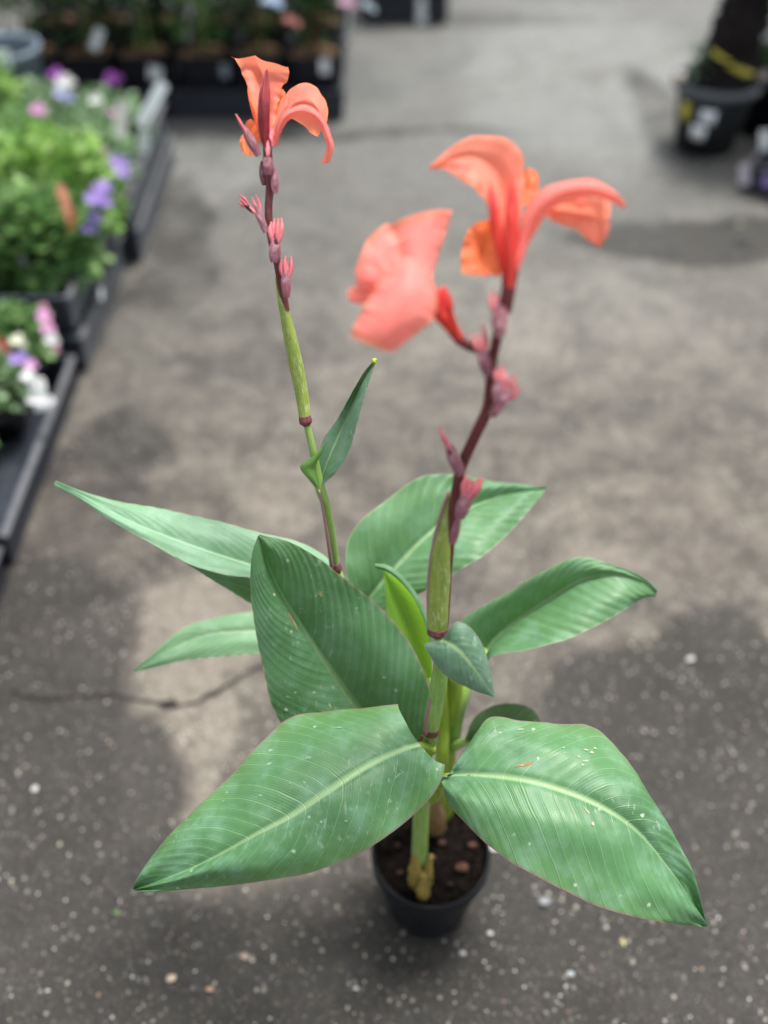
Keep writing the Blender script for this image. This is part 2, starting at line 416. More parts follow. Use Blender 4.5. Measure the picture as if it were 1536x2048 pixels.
def build_ground():
    xs = [-40, -12, -5, -3] + [-2 + .025 * i for i in range(161)] + [3, 5, 12, 40]
    ys = [-10, -3, -.6] + [.0 + .025 * i for i in range(216)] + [6.2, 8, 12, 25, 70]
    verts, faces, cols = [], [], []
    for y in ys:
        for x in xs:
            q = Vector((x * 2.2, y * 2.2, 0)); wx = .10 * noise.noise(q); wy = .10 * noise.noise(q + Vector((9, 3, 1)))
            q2 = Vector((x * 9, y * 9, 4)); wx += .025 * noise.noise(q2); wy += .025 * noise.noise(q2 + Vector((5, 5, 5)))
            d = 0; l = 0
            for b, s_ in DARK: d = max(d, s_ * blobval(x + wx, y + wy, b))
            for b, s_ in LIGHT: l = max(l, s_ * blobval(x + wx, y + wy, b))
            cl = max(0, min(1, (3.3 - y) / 1.8))            # warmer, browner paving close by
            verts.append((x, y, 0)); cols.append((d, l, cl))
    n = len(xs)
    for j in range(len(ys) - 1):
        for i in range(n - 1): faces.append((j * n + i, j * n + i + 1, (j + 1) * n + i + 1, (j + 1) * n + i))
    m = NT('paving'); tc = m.n('ShaderNodeTexCoord').outputs['Object']
    vc = m.n('ShaderNodeVertexColor'); vc.layer_name = 'Col'
    sc = m.n('ShaderNodeSeparateColor'); m.l(vc.outputs[0], sc.inputs[0])
    n1 = m.noise(tc, 2.3, 6, .62); n2 = m.noise(tc, 11, 6, .65); n3 = m.noise(tc, 300, 3, .7)
    c = m.mix(m.rng(n1, .35, .65), (.090, .096, .094), (.162, .167, .160))
    cw = m.mix(m.rng(n2, .34, .66), (.050, .045, .038), (.142, .126, .104))
    c = m.mix(sc.outputs[2], c, cw)
    jit = m.math('MULTIPLY', m.math('SUBTRACT', m.noise(tc, 7, 6, .68), .5), 1.1)
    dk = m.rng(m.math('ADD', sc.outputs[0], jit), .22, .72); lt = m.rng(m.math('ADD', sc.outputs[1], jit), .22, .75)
    c = m.mix(m.math('MULTIPLY', lt, .7), c, m.mix(sc.outputs[2], (.215, .228, .220), (.235, .208, .170)))
    n4 = m.noise(tc, 34, 5, .7)
    c = m.mix(m.math('MULTIPLY', m.rng(n1, .48, .66), .45), c, (.070, .062, .058))
    c = m.mix(m.math('MULTIPLY', m.rng(n4, .46, .64), .45), c, (.060, .052, .047))
    c = m.mix(m.math('MULTIPLY', m.rng(m.math('MULTIPLY', n4, -1.0), -.46, -.34), .25), c, (.30, .27, .235))
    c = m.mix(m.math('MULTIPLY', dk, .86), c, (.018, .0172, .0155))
    # aggregate
    v1 = m.voro(tc, 240); v2 = m.voro(tc, 105); s1 = m.n('ShaderNodeSeparateColor'); m.l(v1.outputs['Color'], s1.inputs[0])
    s2 = m.n('ShaderNodeSeparateColor'); m.l(v2.outputs['Color'], s2.inputs[0])
    g1 = m.math('MULTIPLY', m.rng(v1.outputs['Distance'], .25, .5, 1, 0), m.rng(s1.outputs[0], .55, 1.0))
    c = m.mix(m.math('MULTIPLY', g1, .42), c, m.mix(s1.outputs[1], (.16, .145, .12), (.34, .29, .23)))
    g2 = m.math('MULTIPLY', m.rng(v2.outputs['Distance'], .18, .42, 1, 0), m.math('MULTIPLY', m.math('GREATER_THAN', s2.outputs[0], .78), m.rng(s2.outputs[2], .0, 1.0, .2, 1.0)))
    c = m.mix(m.math('MULTIPLY', g2, .75), c, m.mix(s2.outputs[1], (.18, .185, .18), (.46, .42, .35)))
    v3 = m.voro(tc, 190); s3 = m.n('ShaderNodeSeparateColor'); m.l(v3.outputs['Color'], s3.inputs[0])
    g3 = m.math('MULTIPLY', m.rng(v3.outputs['Distance'], .15, .4, 1, 0), m.math('GREATER_THAN', s3.outputs[0], .978))
    c = m.mix(g3, c, m.mix(s3.outputs[1], (.4, .36, .30), (.72, .70, .66)))
    gd = m.math('MULTIPLY', m.rng(v1.outputs['Distance'], .2, .5, 1, 0), m.math('LESS_THAN', s1.outputs[2], .25))
    c = m.mix(m.math('MULTIPLY', gd, .75), c, (.020, .018, .016))
    h = m.math('ADD', m.math('MULTIPLY', v1.outputs['Distance'], -1.0), m.math('MULTIPLY', n3, .6))
    ro = m.rng(n1, .35, .7, .50, .78)
    mat = m.pbr(c, ro, .32, m.bump(h, .7, .003))
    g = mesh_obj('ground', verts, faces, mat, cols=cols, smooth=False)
    tag(g, kind='structure')
    # crack across the slab
    pts = [gp(*q) for q in ((20, 1385), (95, 1400), (165, 1392), (225, 1392), (290, 1403), (325, 1408), (365, 1413), (400, 1402), (440, 1382), (490, 1350), (540, 1330), (640, 1345))]
    C = cr([(x, y, .003) for x, y in pts], 140); v, f = [], []
    for j, p in enumerate(C):
        t = (C[min(139, j + 1)] - C[max(0, j - 1)]).normalized(); nrm = Vector((-t.y, t.x, 0))
        s = j / 139; base = .0014 + .0030 * abs(noise.noise(Vector((s * 22, 1, 0))))
        base += .009 * math.exp(-((s - .50) / .022) ** 2) + .003 * math.exp(-((s - .64) / .05) ** 2)
        jit = .004 * noise.noise(Vector((s * 30, 5, 0)))
        v += [p + nrm * (jit + base * (1 + .5 * noise.noise(Vector((s * 60, 2, 0))))), p + nrm * (jit - base)]
        if j: f.append((2 * j - 2, 2 * j - 1, 2 * j + 1, 2 * j))
    k_ = mesh_obj('ground_crack', v, f, plain('crack_dirt', (.028, .025, .023), .9, .1), smooth=False)
    tag(k_, kind='structure')
build_ground()

def gravel():
    b = MB(); rnd = random.Random(3)
    pal = [(.30, .28, .26), (.20, .19, .19), (.42, .38, .33), (.16, .13, .11), (.34, .23, .16), (.55, .52, .48), (.10, .10, .10), (.22, .24, .27), (.28, .20, .15)]
    for i in range(7000):
        y = .12 + 1.7 * rnd.random() ** 1.3; x = rnd.uniform(-.75, .75) * (.55 + .5 * y)
        r = .0007 + .0022 * rnd.random() ** 4.5
        if (x - .0627) ** 2 + (y - .646) ** 2 < .0045: continue
        c = pal[int(rnd.random() * len(pal))]
        kf = rnd.uniform(.4, 1.0); c = tuple(q * kf for q in c)
        if rnd.random() < .02: c = (.60, .60, .58)
        b.blob((x, y, r * .25), r, c, (rnd.uniform(.8, 1.3), rnd.uniform(.8, 1.3), .6), seed=i * .37, sub=1)
    o = b.build('gravel', vcol_mat('grit', .45, 0, .5), smooth=False)
    tag(o, kind='stuff')
gravel()

# litter lying on the paving
def litter(name, px, py, size, col, label, cat, kindf='chip', rz=0, group=None):
    x, y = gp(px, py); b = MB(); size *= .8
    if kindf == 'chip': b.blob((0, 0, size * .2), size, None, (1.0, .7, .28), seed=px * .1, sub=2)
    else: 
        b.leaf(Vector((-size, 0, .002)), Vector((1, 0, .08)), Vector((0, 0, 1)), size * 2, size * .7, .25)
        b.leaf(Vector((-size * .2, 0, .004)), Vector((.5, .8, .1)), Vector((0, 0, 1)), size * 1.0, size * .5, .3)
    o = b.build(name, plain(name + '_surface', tuple(q * .72 for q in col), .7), smooth=True)
    o.location = (x, y, .002); o.rotation_euler[2] = rz
    tag(o, label, cat, group); return o
litter('pebble', 70, 1580, .0085, (.62, .62, .60), 'white pebble on dark paving left of the canna', 'pebble', rz=1.2)
litter('pebble', 343, 1959, .0090, (.62, .50, .38), 'tan pebble at the lower left, below the big front leaf', 'pebble', rz=.3)
litter('pebble', 980, 1868, .0055, (.75, .75, .74), 'small white pebble on the paving right of the pot foot', 'pebble')
litter('pebble', 1140, 1950, .0075, (.42, .46, .48), 'blue grey pebble on the paving below the right leaf', 'pebble')
litter('pebble', 1088, 1805, .0120, (.30, .32, .34), 'flat grey stone set in the paving right of the pot', 'pebble')
litter('pebble', 1380, 1320, .0095, (.66, .66, .64), 'white chip on the paving at the right edge, beyond the canna', 'pebble', rz=.5)
litter('pebble', 987, 1697, .0120, (.85, .85, .85), 'bright white chip half hidden behind the canna pot rim', 'pebble')
litter('pebble', 490, 1915, .0085, (.42, .34, .28), 'long brown chip on the gravelly paving, lower left', 'pebble', rz=-.5)
litter('pebble', 925, 1908, .0065, (.45, .48, .48), 'pale grey pebble in front of the pot foot', 'pebble')
litter('pebble', 712, 1978, .0045, (.70, .70, .68), 'tiny white pebble near the bottom edge, in the middle', 'pebble')
litter('pebble', 420, 1980, .0065, (.50, .33, .22), 'orange brown pebble beside the tan one, lower left', 'pebble')
litter('pebble', 96, 1983, .0040, (.6, .6, .58), 'tiny pale pebble in the bottom left corner', 'pebble')
litter('fallen_leaf', 1246, 1887, .0085, (.55, .52, .22), 'crumpled yellow leaf scrap on the paving, lower right', 'leaf', 'leaf', 1.6)
litter('fallen_leaf', 236, 1828, .0090, (.16, .26, .10), 'thin green leaf scrap on the paving, lower left', 'leaf', 'leaf', 1.9)
litter('fallen_leaf', 1480, 452, .020, (.30, .36, .26), 'pale green leaf scrap on the dark paving, right', 'leaf', 'leaf', .2)

# ------------------------------------------------------------------ materials
M_leaf = leaf_mat('leaf_front', (.078, .215, .080), (.052, .155, .058), (.15, .31, .20), (.30, .46, .22), .75, .16, (.16, .36, .05), 22, yellow=.30)
M_leaf2 = leaf_mat('leaf_right', (.078, .215, .080), (.052, .155, .060), (.16, .31, .20), (.30, .45, .23), .75, .16, (.16, .36, .05), 20, k=.26, yellow=.2, spots=1.3)
M_leaf_up = leaf_mat('leaf_upright', (.078, .205, .080), (.052, .150, .056), (.15, .29, .19), (.26, .42, .19), .55, .20, (.10, .26, .03), 22, k=.30, edge=(.26, .22, .15))
M_leaf_pale = leaf_mat('leaf_pale', (.19, .38, .22), (.14, .31, .17), (.32, .52, .38), (.42, .62, .40), .60, .22, (.16, .36, .06), 18, k=.35, spots=.2, edge=(.30, .42, .22))
M_leaf_pale2 = leaf_mat('leaf_palest', (.25, .46, .26), (.19, .38, .20), (.38, .58, .42), (.48, .66, .44), .60, .30, (.25, .50, .12), 14, k=.35, spots=0, edge=(.30, .42, .22))
M_leaf_back = leaf_mat('leaf_back', (.105, .245, .10), (.075, .19, .075), (.18, .35, .24), (.30, .46, .24), .50, .20, (.12, .30, .03), 18, k=.2, spots=.2, edge=(.3, .34, .2))
M_leaf_small = leaf_mat('leaf_small', (.09, .20, .12), (.065, .155, .09), (.21, .34, .27), (.26, .38, .18), .55, .12, (.10, .26, .03), 9, k=.35, spots=1.4, ribw=.09)
M_leaf_young = leaf_mat('leaf_young', (.20, .40, .05), (.15, .32, .04), (.30, .48, .08), (.36, .56, .10), .2, .45, (.32, .60, .05), 16, k=.2, spots=0, edge=(.12, .22, .06))
M_leaf_dark = leaf_mat('leaf_lower', (.055, .120, .040), (.035, .085, .030), (.10, .18, .09), (.14, .24, .08), .3, .15, (.08, .2, .02), 14, spots=.3)
M_pet = petal_mat('petal_coral', (.98, .235, .175), (1.0, .33, .23), (1.0, .32, .20), .48, (.93, .27, .10))
M_pet_o = petal_mat('petal_orange', (1.0, .24, .10), (1.0, .32, .15), (1.0, .28, .10), .50, (.95, .28, .10))
M_pet_p = petal_mat('petal_pink', (.98, .25, .23), (1.0, .34, .30), (1.0, .34, .26), .45, (.90, .28, .14))
M_sep = petal_mat('sepal_red', (.12, .006, .014), (.27, .02, .03), (.4, .03, .03), .08)
M_sepc = petal_mat('sepal_coral', (.58, .045, .04), (.68, .08, .06), (.9, .1, .05), .35)
M_bud = petal_mat('bud_pink', (.52, .11, .14), (.74, .25, .27), (.7, .2, .18), .12)
M_bract = stem_mat('bract_mauve', (.13, .034, .048), (.27, .095, .12), (.42, .32, .38), .95, .6)
M_ov = plain('ovary_dark', (.060, .022, .026), .75, .2, .4, 600, .8, .002)
M_stem_red = stem_mat('stem_maroon', (.105, .018, .022), (.16, .035, .035), (.28, .15, .19), .35, .5)
M_stem_g = stem_mat('stem_green', (.27, .42, .10), (.19, .33, .07), (.40, .52, .34), .55, .45)
M_stem_s = stem_mat('sheath_green', (.30, .38, .07), (.20, .29, .05), (.50, .60, .34), .85, .5)
M_stem_y = stem_mat('pseudostem', (.28, .40, .03), (.17, .28, .025), (.36, .34, .18), .5, .5)
M_purple = stem_mat('node_purple', (.13, .03, .045), (.18, .06, .06), (.3, .16, .17), .4, .5)
M_pinkedge = stem_mat('edge_pink', (.36, .22, .22), (.30, .15, .16), (.4, .33, .3), .4, .6)
M_old = stem_mat('old_sheath', (.36, .30, .06), (.20, .13, .04), (.08, .04, .02), .9, .6)
M_pot = plain('pot_plastic', (.007, .009, .012), .5, .25, .25, 40, .1)
M_soil = plain('soil', (.0115, .0088, .0078), .95, .05, .6, 160, 1.0, .006)
M_bark = plain('bark', (.10, .05, .034), .8, .2, .35, 120, .5, .002)

# ------------------------------------------------------------------ the potted canna
root = empty('potted_canna', (.0627, .646, 0))
tag(root, 'tall potted canna with coral flowers and broad green leaves in a black pot', 'plant')
bx_, by_ = .0627, .646
pot = lathe('pot', [(.000, .004), (.050, .004), (.054, .0), (.056, .004), (.0745, .128), (.0748, .130), (.0790, .130), (.0800, .1335), (.0800, .146), (.0785, .1495),
                    (.0765, .150), (.0748, .1475), (.0735, .132), (.0540, .012), (0, .012)], M_pot, root)
def soil(pr, rad, h, parent, seed=1, chips=14, mat=M_soil):
    v, f = [], []; nr, na = 22, 64
    for j in range(nr + 1):
        r = rad * j / nr
        for i in range(na):
            a = 2 * math.pi * i / na; x, y = r * math.cos(a), r * math.sin(a)
            z = h + .0045 * noise.noise(Vector((x * 55, y * 55, seed))) + .003 * noise.noise(Vector((x * 190, y * 190, seed))) + .002 * noise.noise(Vector((x * 450, y * 450, seed)))
            v.append((x, y, z))
    for j in range(nr):
        for i in range(na):
            i2 = (i + 1) % na; f.append((j * na + i, j * na + i2, (j + 1) * na + i2, (j + 1) * na + i))
    b = MB(); b.v = [Vector(q) for q in v]; b.f = f
    rnd = random.Random(seed)
    for i in range(260 if chips > 8 else 30):
        a, r = rnd.uniform(0, 6.28), rad * .97 * math.sqrt(rnd.random())
        b.blob((r * math.cos(a), r * math.sin(a), h + .001), rnd.uniform(.001, .0035), None, (1, .8, .7), seed=i, sub=1)
    return b.build('soil', mat, parent, smooth=False)
so = soil(pot, .0742, .134, pot, 3, 14); so.parent = pot
rnd = random.Random(11)
chips = [(925, 1735, .0085), (883, 1685, .0055), (945, 1690, .005), (800, 1745, .0035), (868, 1715, .0035), (795, 1690, .0035), (900, 1768, .003)]
for i, (px, py, r) in enumerate(chips):
    b = MB(); p = PH(px, py, .138); b.blob(p, r, None, (1.2, .8, .6), seed=i * 3.1, sub=2)
    b.build('bark_chip', M_bark, pot, smooth=True, world=True)

# stems -------------------------------------------------------------
def zt(py, h): return (CAM_H - h) / down(py)
stemR = tube('stem', [(838, 1765, zt(1765, .13)), (840, 1690, 1.225), (843, 1610, 1.145), (850, 1530, 1.06), (859, 1480, 1.01), (868, 1400, .965), (880, 1320, .92), (879, 1265, .895)],
             [.0095, .0098, .0095, .0085, .0068, .0066, .006, .0055], M_stem_g, root)
tube('stem', [(852, 1650, zt(1650, .13)), (800, 1480, 1.2), (735, 1300, 1.11), (690, 1190, 1.06), (672, 1140, 1.035)], [.010, .009, .007, .006, .0055], M_stem_g, root)
tube('stem', [(672, 1138, 1.035), (665, 1075, 1.01), (652, 1010, .988), (640, 975, .975), (628, 910, .962), (614, 850, .952)], [.0044, .0036, .0038, .0052, .0038, .0034], M_stem_g, root)
# sheath edge strips and node rings on the stems
tube('sheath_edge', [(664, 1136, 1.027), (655, 1075, 1.001), (646, 1020, .983), (638, 980, .97)], [.0022, .0019, .0015, .0010], M_pinkedge, root, ns=8)
tube('stem_node', [(673, 1146, 1.04), (672, 1138, 1.034), (670, 1126, 1.03)], [.0030, .0064, .0054], M_purple, root)
tube('stem_node', [(614, 853, .953), (612, 845, .951), (609, 832, .949)], [.003, .0064, .0058], M_purple, root)
tube('stem_node', [(862, 1474, 1.0), (862, 1467, .998), (864, 1455, .992)], [.003, .0080, .0072], M_purple, root)
tube('stem_node', [(876, 1275, .885), (875, 1268, .884), (875, 1256, .882)], [.004, .0094, .0092], M_purple, root)
tube('stem_sheath', [(862, 1468, .998), (867, 1430, .98), (876, 1380, .955), (884, 1330, .925)], [.0072, .0082, .0076, .0062], M_stem_g, root, squash=.9)
tube('sheath_edge', [(851, 1466, .992), (858, 1425, .973), (867, 1378, .948), (873, 1335, .922)], [.0035, .0026, .0020, .0014], M_pinkedge, root, ns=8)
# long green sheaths under the flower spikes
tube('bract_sheath', [(611, 846, .951), (604, 790, .944), (590, 720, .932), (574, 645, .918), (562, 590, .908), (554, 556, .902)], [.0056, .0064, .0069, .0062, .0048, .0022], M_stem_s, root, squash=.8)
tube('bract_sheath', [(875, 1268, .884), (876, 1210, .868), (879, 1150, .852), (884, 1085, .834), (893, 1030, .820), (899, 990, .810)], [.0084, .0092, .0095, .0084, .0055, .0020], M_stem_s, root, squash=.75)
tube('sheath_edge', [(858, 1262, .882), (856, 1200, .864), (858, 1145, .848), (868, 1080, .831), (884, 1020, .815), (898, 984, .808)], [.0014, .0013, .0013, .0013, .0014, .0016], M_pinkedge, root, ns=8)
tube('sheath_edge', [(893, 1262, .886), (898, 1200, .868), (901, 1145, .852), (905, 1085, .834), (908, 1040, .824)], [.0013, .0013, .0013, .0018, .0022], M_purple, root, ns=8)
# flower spike axes
tube('spike_stem', [(584, 690, .926), (566, 590, .908), (556, 530, .896), (541, 470, .885), (537, 420, .88), (540, 370, .878), (538, 320, .877), (536, 290, .878)],
     [.0030, .0036, .0040, .0038, .0034, .0035, .0038, .003], M_stem_red, root)
tube('spike_stem', [(884, 1140, .850), (898, 1075, .832), (908, 1010, .812), (921, 940, .788), (950, 872, .764), (974, 820, .748), (980, 770, .735), (984, 725, .724), (994, 675, .712), (1003, 625, .70), (1016, 575, .69)],
     [.0034, .0036, .0040, .0042, .0042, .0044, .0044, .0040, .0036, .0036, .0034], M_stem_red, root)
tube('flower_stalk', [(984, 722, .722), (960, 700, .715), (930, 688, .708), (905, 662, .704)], [.0026, .0036, .0036, .0040], M_stem_red, root)
# pseudostems in the middle of the clump
tube('pseudostem', [(885, 1625, zt(1625, .13)), (893, 1530, 1.22), (900, 1450, 1.17), (908, 1390, 1.13), (912, 1340, 1.11)], [.015, .0125, .0105, .010, .009], M_stem_y, root)
tube('pseudostem', [(868, 1640, zt(1640, .13)), (882, 1540, 1.19), (886, 1450, 1.15), (884, 1380, 1.12), (880, 1320, 1.10)], [.013, .0105, .0085, .0075, .007], M_stem_y, root)
tube('pseudostem', [(905, 1480, 1.18), (925, 1400, 1.14), (950, 1340, 1.14), (975, 1300, 1.14)], [.009, .007, .006, .005], M_stem_g, root)
tube('pseudostem', [(880, 1400, 1.14), (850, 1330, 1.155), (795, 1265, 1.16), (742, 1200, 1.135)], [.006, .006, .0055, .005], M_stem_g, root)
tube('old_sheath', [(829, 1770, zt(1770, .128)), (832, 1740, 1.262), (830, 1705, 1.232)], [.0080, .0095, .0045], M_old, root, jitter=.3)
tube('old_sheath', [(852, 1772, zt(1772, .128)), (856, 1745, 1.26), (862, 1712, 1.232)], [.0065, .0070, .0030], M_old, root, jitter=.5)
tube('old_sheath', [(846, 1795, zt(1795, .128)), (847, 1772, 1.268), (848, 1745, 1.25)], [.0070, .0085, .0045], M_old, root, jitter=.4)
tube('shoot', [(872, 1655, zt(1655, .13)), (870, 1620, 1.235), (878, 1580, 1.19)], [.014, .013, .004], stem_mat('shoot_skin', (.20, .10, .06), (.26, .19, .07), (.2, .08, .06), .5), root, jitter=.3)
tube('petiole', [(862, 1500, 1.02), (848, 1494, 1.0), (838, 1493, .985)], [.006, .0055, .0045], M_stem_y, root)
tube('petiole', [(868, 1595, 1.12), (876, 1568, 1.04), (890, 1556, .99), (915, 1553, .975)], [.007, .0065, .0060, .004], M_stem_y, root)
tube('petiole', [(900, 1500, 1.19), (915, 1490, 1.16), (940, 1478, 1.14)], [.006, .0055, .004], M_stem_g, root)

# leaves -------------------------------------------------------------
blade('leaf', [(797, 1407, .585), (720, 1417, .575), (640, 1424, .575), (600, 1430, .575), (562, 1450, .570), (518, 1492, .565), (455, 1556, .555), (390, 1620, .545), (330, 1680, .53), (288, 1728, .515), (265, 1778, .50)],
      [(843, 1488, .575), (805, 1499, .578), (740, 1531, .583), (660, 1580, .583), (585, 1628, .575), (520, 1664, .565), (450, 1703, .55), (370, 1742, .53), (267, 1779, .50)],
      [(889, 1530, .555), (884, 1556, .55), (864, 1592, .545), (820, 1637, .545), (760, 1684, .545), (690, 1719, .54), (600, 1749, .535), (500, 1766, .525), (400, 1777, .515), (330, 1781, .508), (268, 1781, .50)],
      M_leaf, root, 'h', .009, 26, 190, .00022, 22, notch=.004, ruffle=.0022, rf=17, crumple=.006, chan=.0014, seed=1)
blade('leaf', [(905, 1548, .555), (925, 1505, .56), (948, 1468, .565), (985, 1434, .57), (1050, 1443, .57), (1120, 1446, .57), (1172, 1449, .568), (1215, 1475, .563), (1262, 1535, .555), (1318, 1620, .54), (1358, 1695, .525), (1390, 1770, .51), (1413, 1850, .49)],
      [(888, 1552, .55), (940, 1548, .562), (1010, 1553, .572), (1090, 1568, .576), (1170, 1594, .572), (1240, 1635, .56), (1300, 1690, .54), (1360, 1765, .515), (1412, 1851, .49)],
      [(884, 1572, .545), (892, 1602, .54), (925, 1640, .54), (975, 1690, .54), (1040, 1735, .54), (1110, 1772, .535), (1180, 1806, .528), (1250, 1830, .518), (1330, 1845, .505), (1411, 1855, .49)],
      M_leaf2, root, 'h', .010, 26, 190, .00036, 20, k=.26, ruffle=.0022, rf=19, crumple=.007, chan=.0016, seed=4)
blade('leaf', [(800, 1570, 1.05), (690, 1545, 1.045), (600, 1490, 1.04), (550, 1425, 1.03), (528, 1345, 1.015), (511, 1262, 1.0), (501, 1180, .99), (503, 1112, .98), (517, 1070, .975)],
      [(852, 1512, 1.075), (790, 1488, 1.065), (722, 1422, 1.05), (660, 1336, 1.035), (602, 1250, 1.02), (552, 1168, 1.0), (517, 1072, .976)],
      [(872, 1490, 1.045), (866, 1420, 1.035), (848, 1345, 1.02), (812, 1275, 1.012), (758, 1213, 1.005), (700, 1165, 1.0), (640, 1118, .99), (580, 1084, .98), (519, 1069, .975)],
      M_leaf_up, root, 'z', .006, 24, 160, .0006, 22, k=.30, ruffle=.001, crumple=.003, chan=.001, seed=2)
blade('leaf', [(700, 1168, .600), (650, 1113, .62), (600, 1084, .635), (530, 1067, .645), (440, 1043, .655), (330, 1020, .665), (240, 1003, .675), (170, 983, .685), (112, 963, .695)],
      [(705, 1182, .595), (600, 1160, .61), (505, 1131, .625), (400, 1098, .645), (300, 1060, .66), (220, 1022, .672), (160, 990, .685), (108, 967, .695)],
      [(640, 1235, .595), (560, 1190, .61), (505, 1158, .625), (450, 1150, .635), (380, 1129, .645), (300, 1085, .658), (220, 1040, .67), (150, 993, .685), (110, 971, .695)],
      M_leaf_pale, root, 'h', .004, 18, 120, .0005, 18, k=.35, ruffle=.001, crumple=.004, seed=3)
blade('leaf', [(640, 1235, .595), (560, 1190, .61), (505, 1158, .625), (450, 1150, .635), (380, 1129, .645), (350, 1113, .651)],
      [(620, 1242, .575), (560, 1210, .59), (505, 1182, .605), (455, 1162, .625), (385, 1132, .642), (350, 1113, .65)],
      [(600, 1250, .55), (555, 1232, .56), (500, 1206, .58), (440, 1168, .61), (385, 1134, .637), (350, 1114, .65)],
      M_leaf_back, root, 'h', .003, 8, 60, .0004, 12, seed=8)
blade('leaf', [(600, 1215, .49), (505, 1224, .49), (440, 1233, .49), (390, 1246, .488), (350, 1268, .485), (310, 1304, .475), (270, 1338, .46)],
      [(600, 1265, .48), (500, 1262, .485), (430, 1268, .485), (370, 1284, .48), (320, 1311, .475), (268, 1341, .46)],
      [(600, 1296, .475), (520, 1306, .475), (450, 1313, .475), (380, 1319, .475), (330, 1330, .47), (268, 1344, .46)],
      M_leaf_pale2, root, 'h', .004, 14, 90, .0005, 14, k=.3, crumple=.003, seed=5)
blade('leaf', [(702, 1195, 1.10), (691, 1130, 1.10), (696, 1080, 1.105), (722, 1040, 1.11), (770, 1002, 1.12), (820, 966, 1.13), (860, 951, 1.14), (930, 953, 1.155), (1010, 963, 1.17), (1093, 975, 1.18)],
      [(722, 1225, 1.135), (742, 1192, 1.13), (800, 1126, 1.13), (860, 1066, 1.135), (930, 1020, 1.155), (1010, 990, 1.17), (1093, 976, 1.18)],
      [(740, 1232, 1.125), (800, 1206, 1.12), (850, 1182, 1.11), (900, 1152, 1.105), (960, 1116, 1.10), (1000, 1083, 1.12), (1040, 1042, 1.14), (1072, 1004, 1.16), (1094, 977, 1.18)],
      M_leaf_back, root, 'z', .006, 18, 120, .0006, 18, k=.2, ruffle=.002, crumple=.004, chan=.001, seed=6)
blade('leaf', [(912, 1300, 1.13), (920, 1245, 1.125), (960, 1214, 1.12), (1030, 1175, 1.115), (1090, 1141, 1.11), (1160, 1114, 1.105), (1230, 1131, 1.10), (1280, 1151, 1.10), (1315, 1178, 1.11)],
      [(962, 1330, 1.15), (986, 1284, 1.145), (1040, 1236, 1.14), (1100, 1196, 1.13), (1160, 1160, 1.115), (1225, 1148, 1.10), (1285, 1163, 1.10), (1314, 1186, 1.11)],
      [(972, 1335, 1.10), (988, 1311, 1.09), (1050, 1301, 1.08), (1120, 1284, 1.075), (1180, 1257, 1.075), (1240, 1226, 1.085), (1285, 1197, 1.105), (1311, 1192, 1.115)],
      M_leaf_back, root, 'z', .006, 18, 110, .0006, 16, k=.2, ruffle=.0015, crumple=.004, chan=.001, seed=7)
blade('leaf', [(768, 1143, 1.06), (770, 1180, 1.062), (773, 1218, 1.065), (790, 1270, 1.07), (812, 1318, 1.08), (838, 1352, 1.09)],
      [(769, 1143, 1.062), (795, 1185, 1.075), (812, 1225, 1.083), (828, 1275, 1.09), (840, 1320, 1.095), (852, 1356, 1.095)],
      [(771, 1142, 1.06), (805, 1168, 1.062), (832, 1202, 1.065), (852, 1245, 1.07), (862, 1300, 1.08), (866, 1356, 1.09)],
      M_leaf_young, root, 'z', -.003, 10, 60, .0003, 12, seed=9)
blade('leaf', [(750, 1127, 1.052), (775, 1130, 1.050), (805, 1152, 1.050), (835, 1190, 1.052), (856, 1238, 1.058), (868, 1300, 1.07)],
      [(750, 1131, 1.048), (776, 1139, 1.046), (803, 1162, 1.047), (828, 1196, 1.050), (850, 1242, 1.056), (864, 1302, 1.068)],
      [(752, 1136, 1.05), (773, 1143, 1.048), (798, 1161, 1.05), (828, 1197, 1.054), (850, 1246, 1.06), (865, 1303, 1.07)],
      M_leaf_back, root, 'z', .002, 5, 50, seed=10)
blade('leaf', [(631, 966, .976), (638, 925, .972), (646, 880, .968), (676, 836, .962), (705, 783, .945), (728, 744, .94), (747, 722, .937)],
      [(640, 968, .976), (656, 922, .972), (676, 876, .968), (700, 820, .960), (724, 766, .95), (749, 722, .937)],
      [(645, 972, .965), (676, 940, .950), (699, 900, .940), (713, 852, .934), (727, 800, .932), (741, 757, .934), (751, 723, .937)],
      M_leaf_small, root, 'z', .003, 10, 70, .0003, 9, k=.4, seed=11)
blade('leaf_fold', [(631, 976, .968), (618, 960, .96), (600, 936, .955), (612, 922, .953), (635, 905, .952), (652, 884, .954)],
      [(634, 972, .962), (625, 952, .958), (617, 938, .955), (624, 926, .953), (638, 910, .953), (652, 885, .954)],
      [(638, 968, .966), (634, 950, .963), (631, 936, .960), (635, 924, .958), (643, 908, .956), (653, 886, .955)],
      leaf_mat('leaf_fold_face', (.11, .25, .06), (.08, .19, .05), (.16, .3, .14), (.22, .36, .1), .3, .25, (.25, .5, .02), 9, spots=0), root, 'z', .002, 6, 40, seed=12)
tube('leaf_tip', [(747, 728, .938), (749, 722, .936), (753, 718, .935)], [.0012, .0030, .0014], stem_mat('tip_yellow', (.34, .45, .03), (.3, .4, .03), (.2, .2, .05), .3), root, ns=10)
blade('leaf', [(897, 1262, .868), (905, 1250, .866), (918, 1243, .866), (942, 1256, .866), (964, 1288, .866), (979, 1332, .868), (990, 1393, .875)],
      [(884, 1280, .872), (905, 1290, .862), (925, 1308, .858), (948, 1336, .860), (970, 1365, .866), (990, 1393, .875)],
      [(848, 1288, .868), (857, 1308, .866), (876, 1336, .866), (905, 1361, .868), (945, 1380, .870), (988, 1395, .875)],
      M_leaf_small, root, 'z', .003, 12, 70, .0003, 10, k=.4, ruffle=.0008, seed=13)
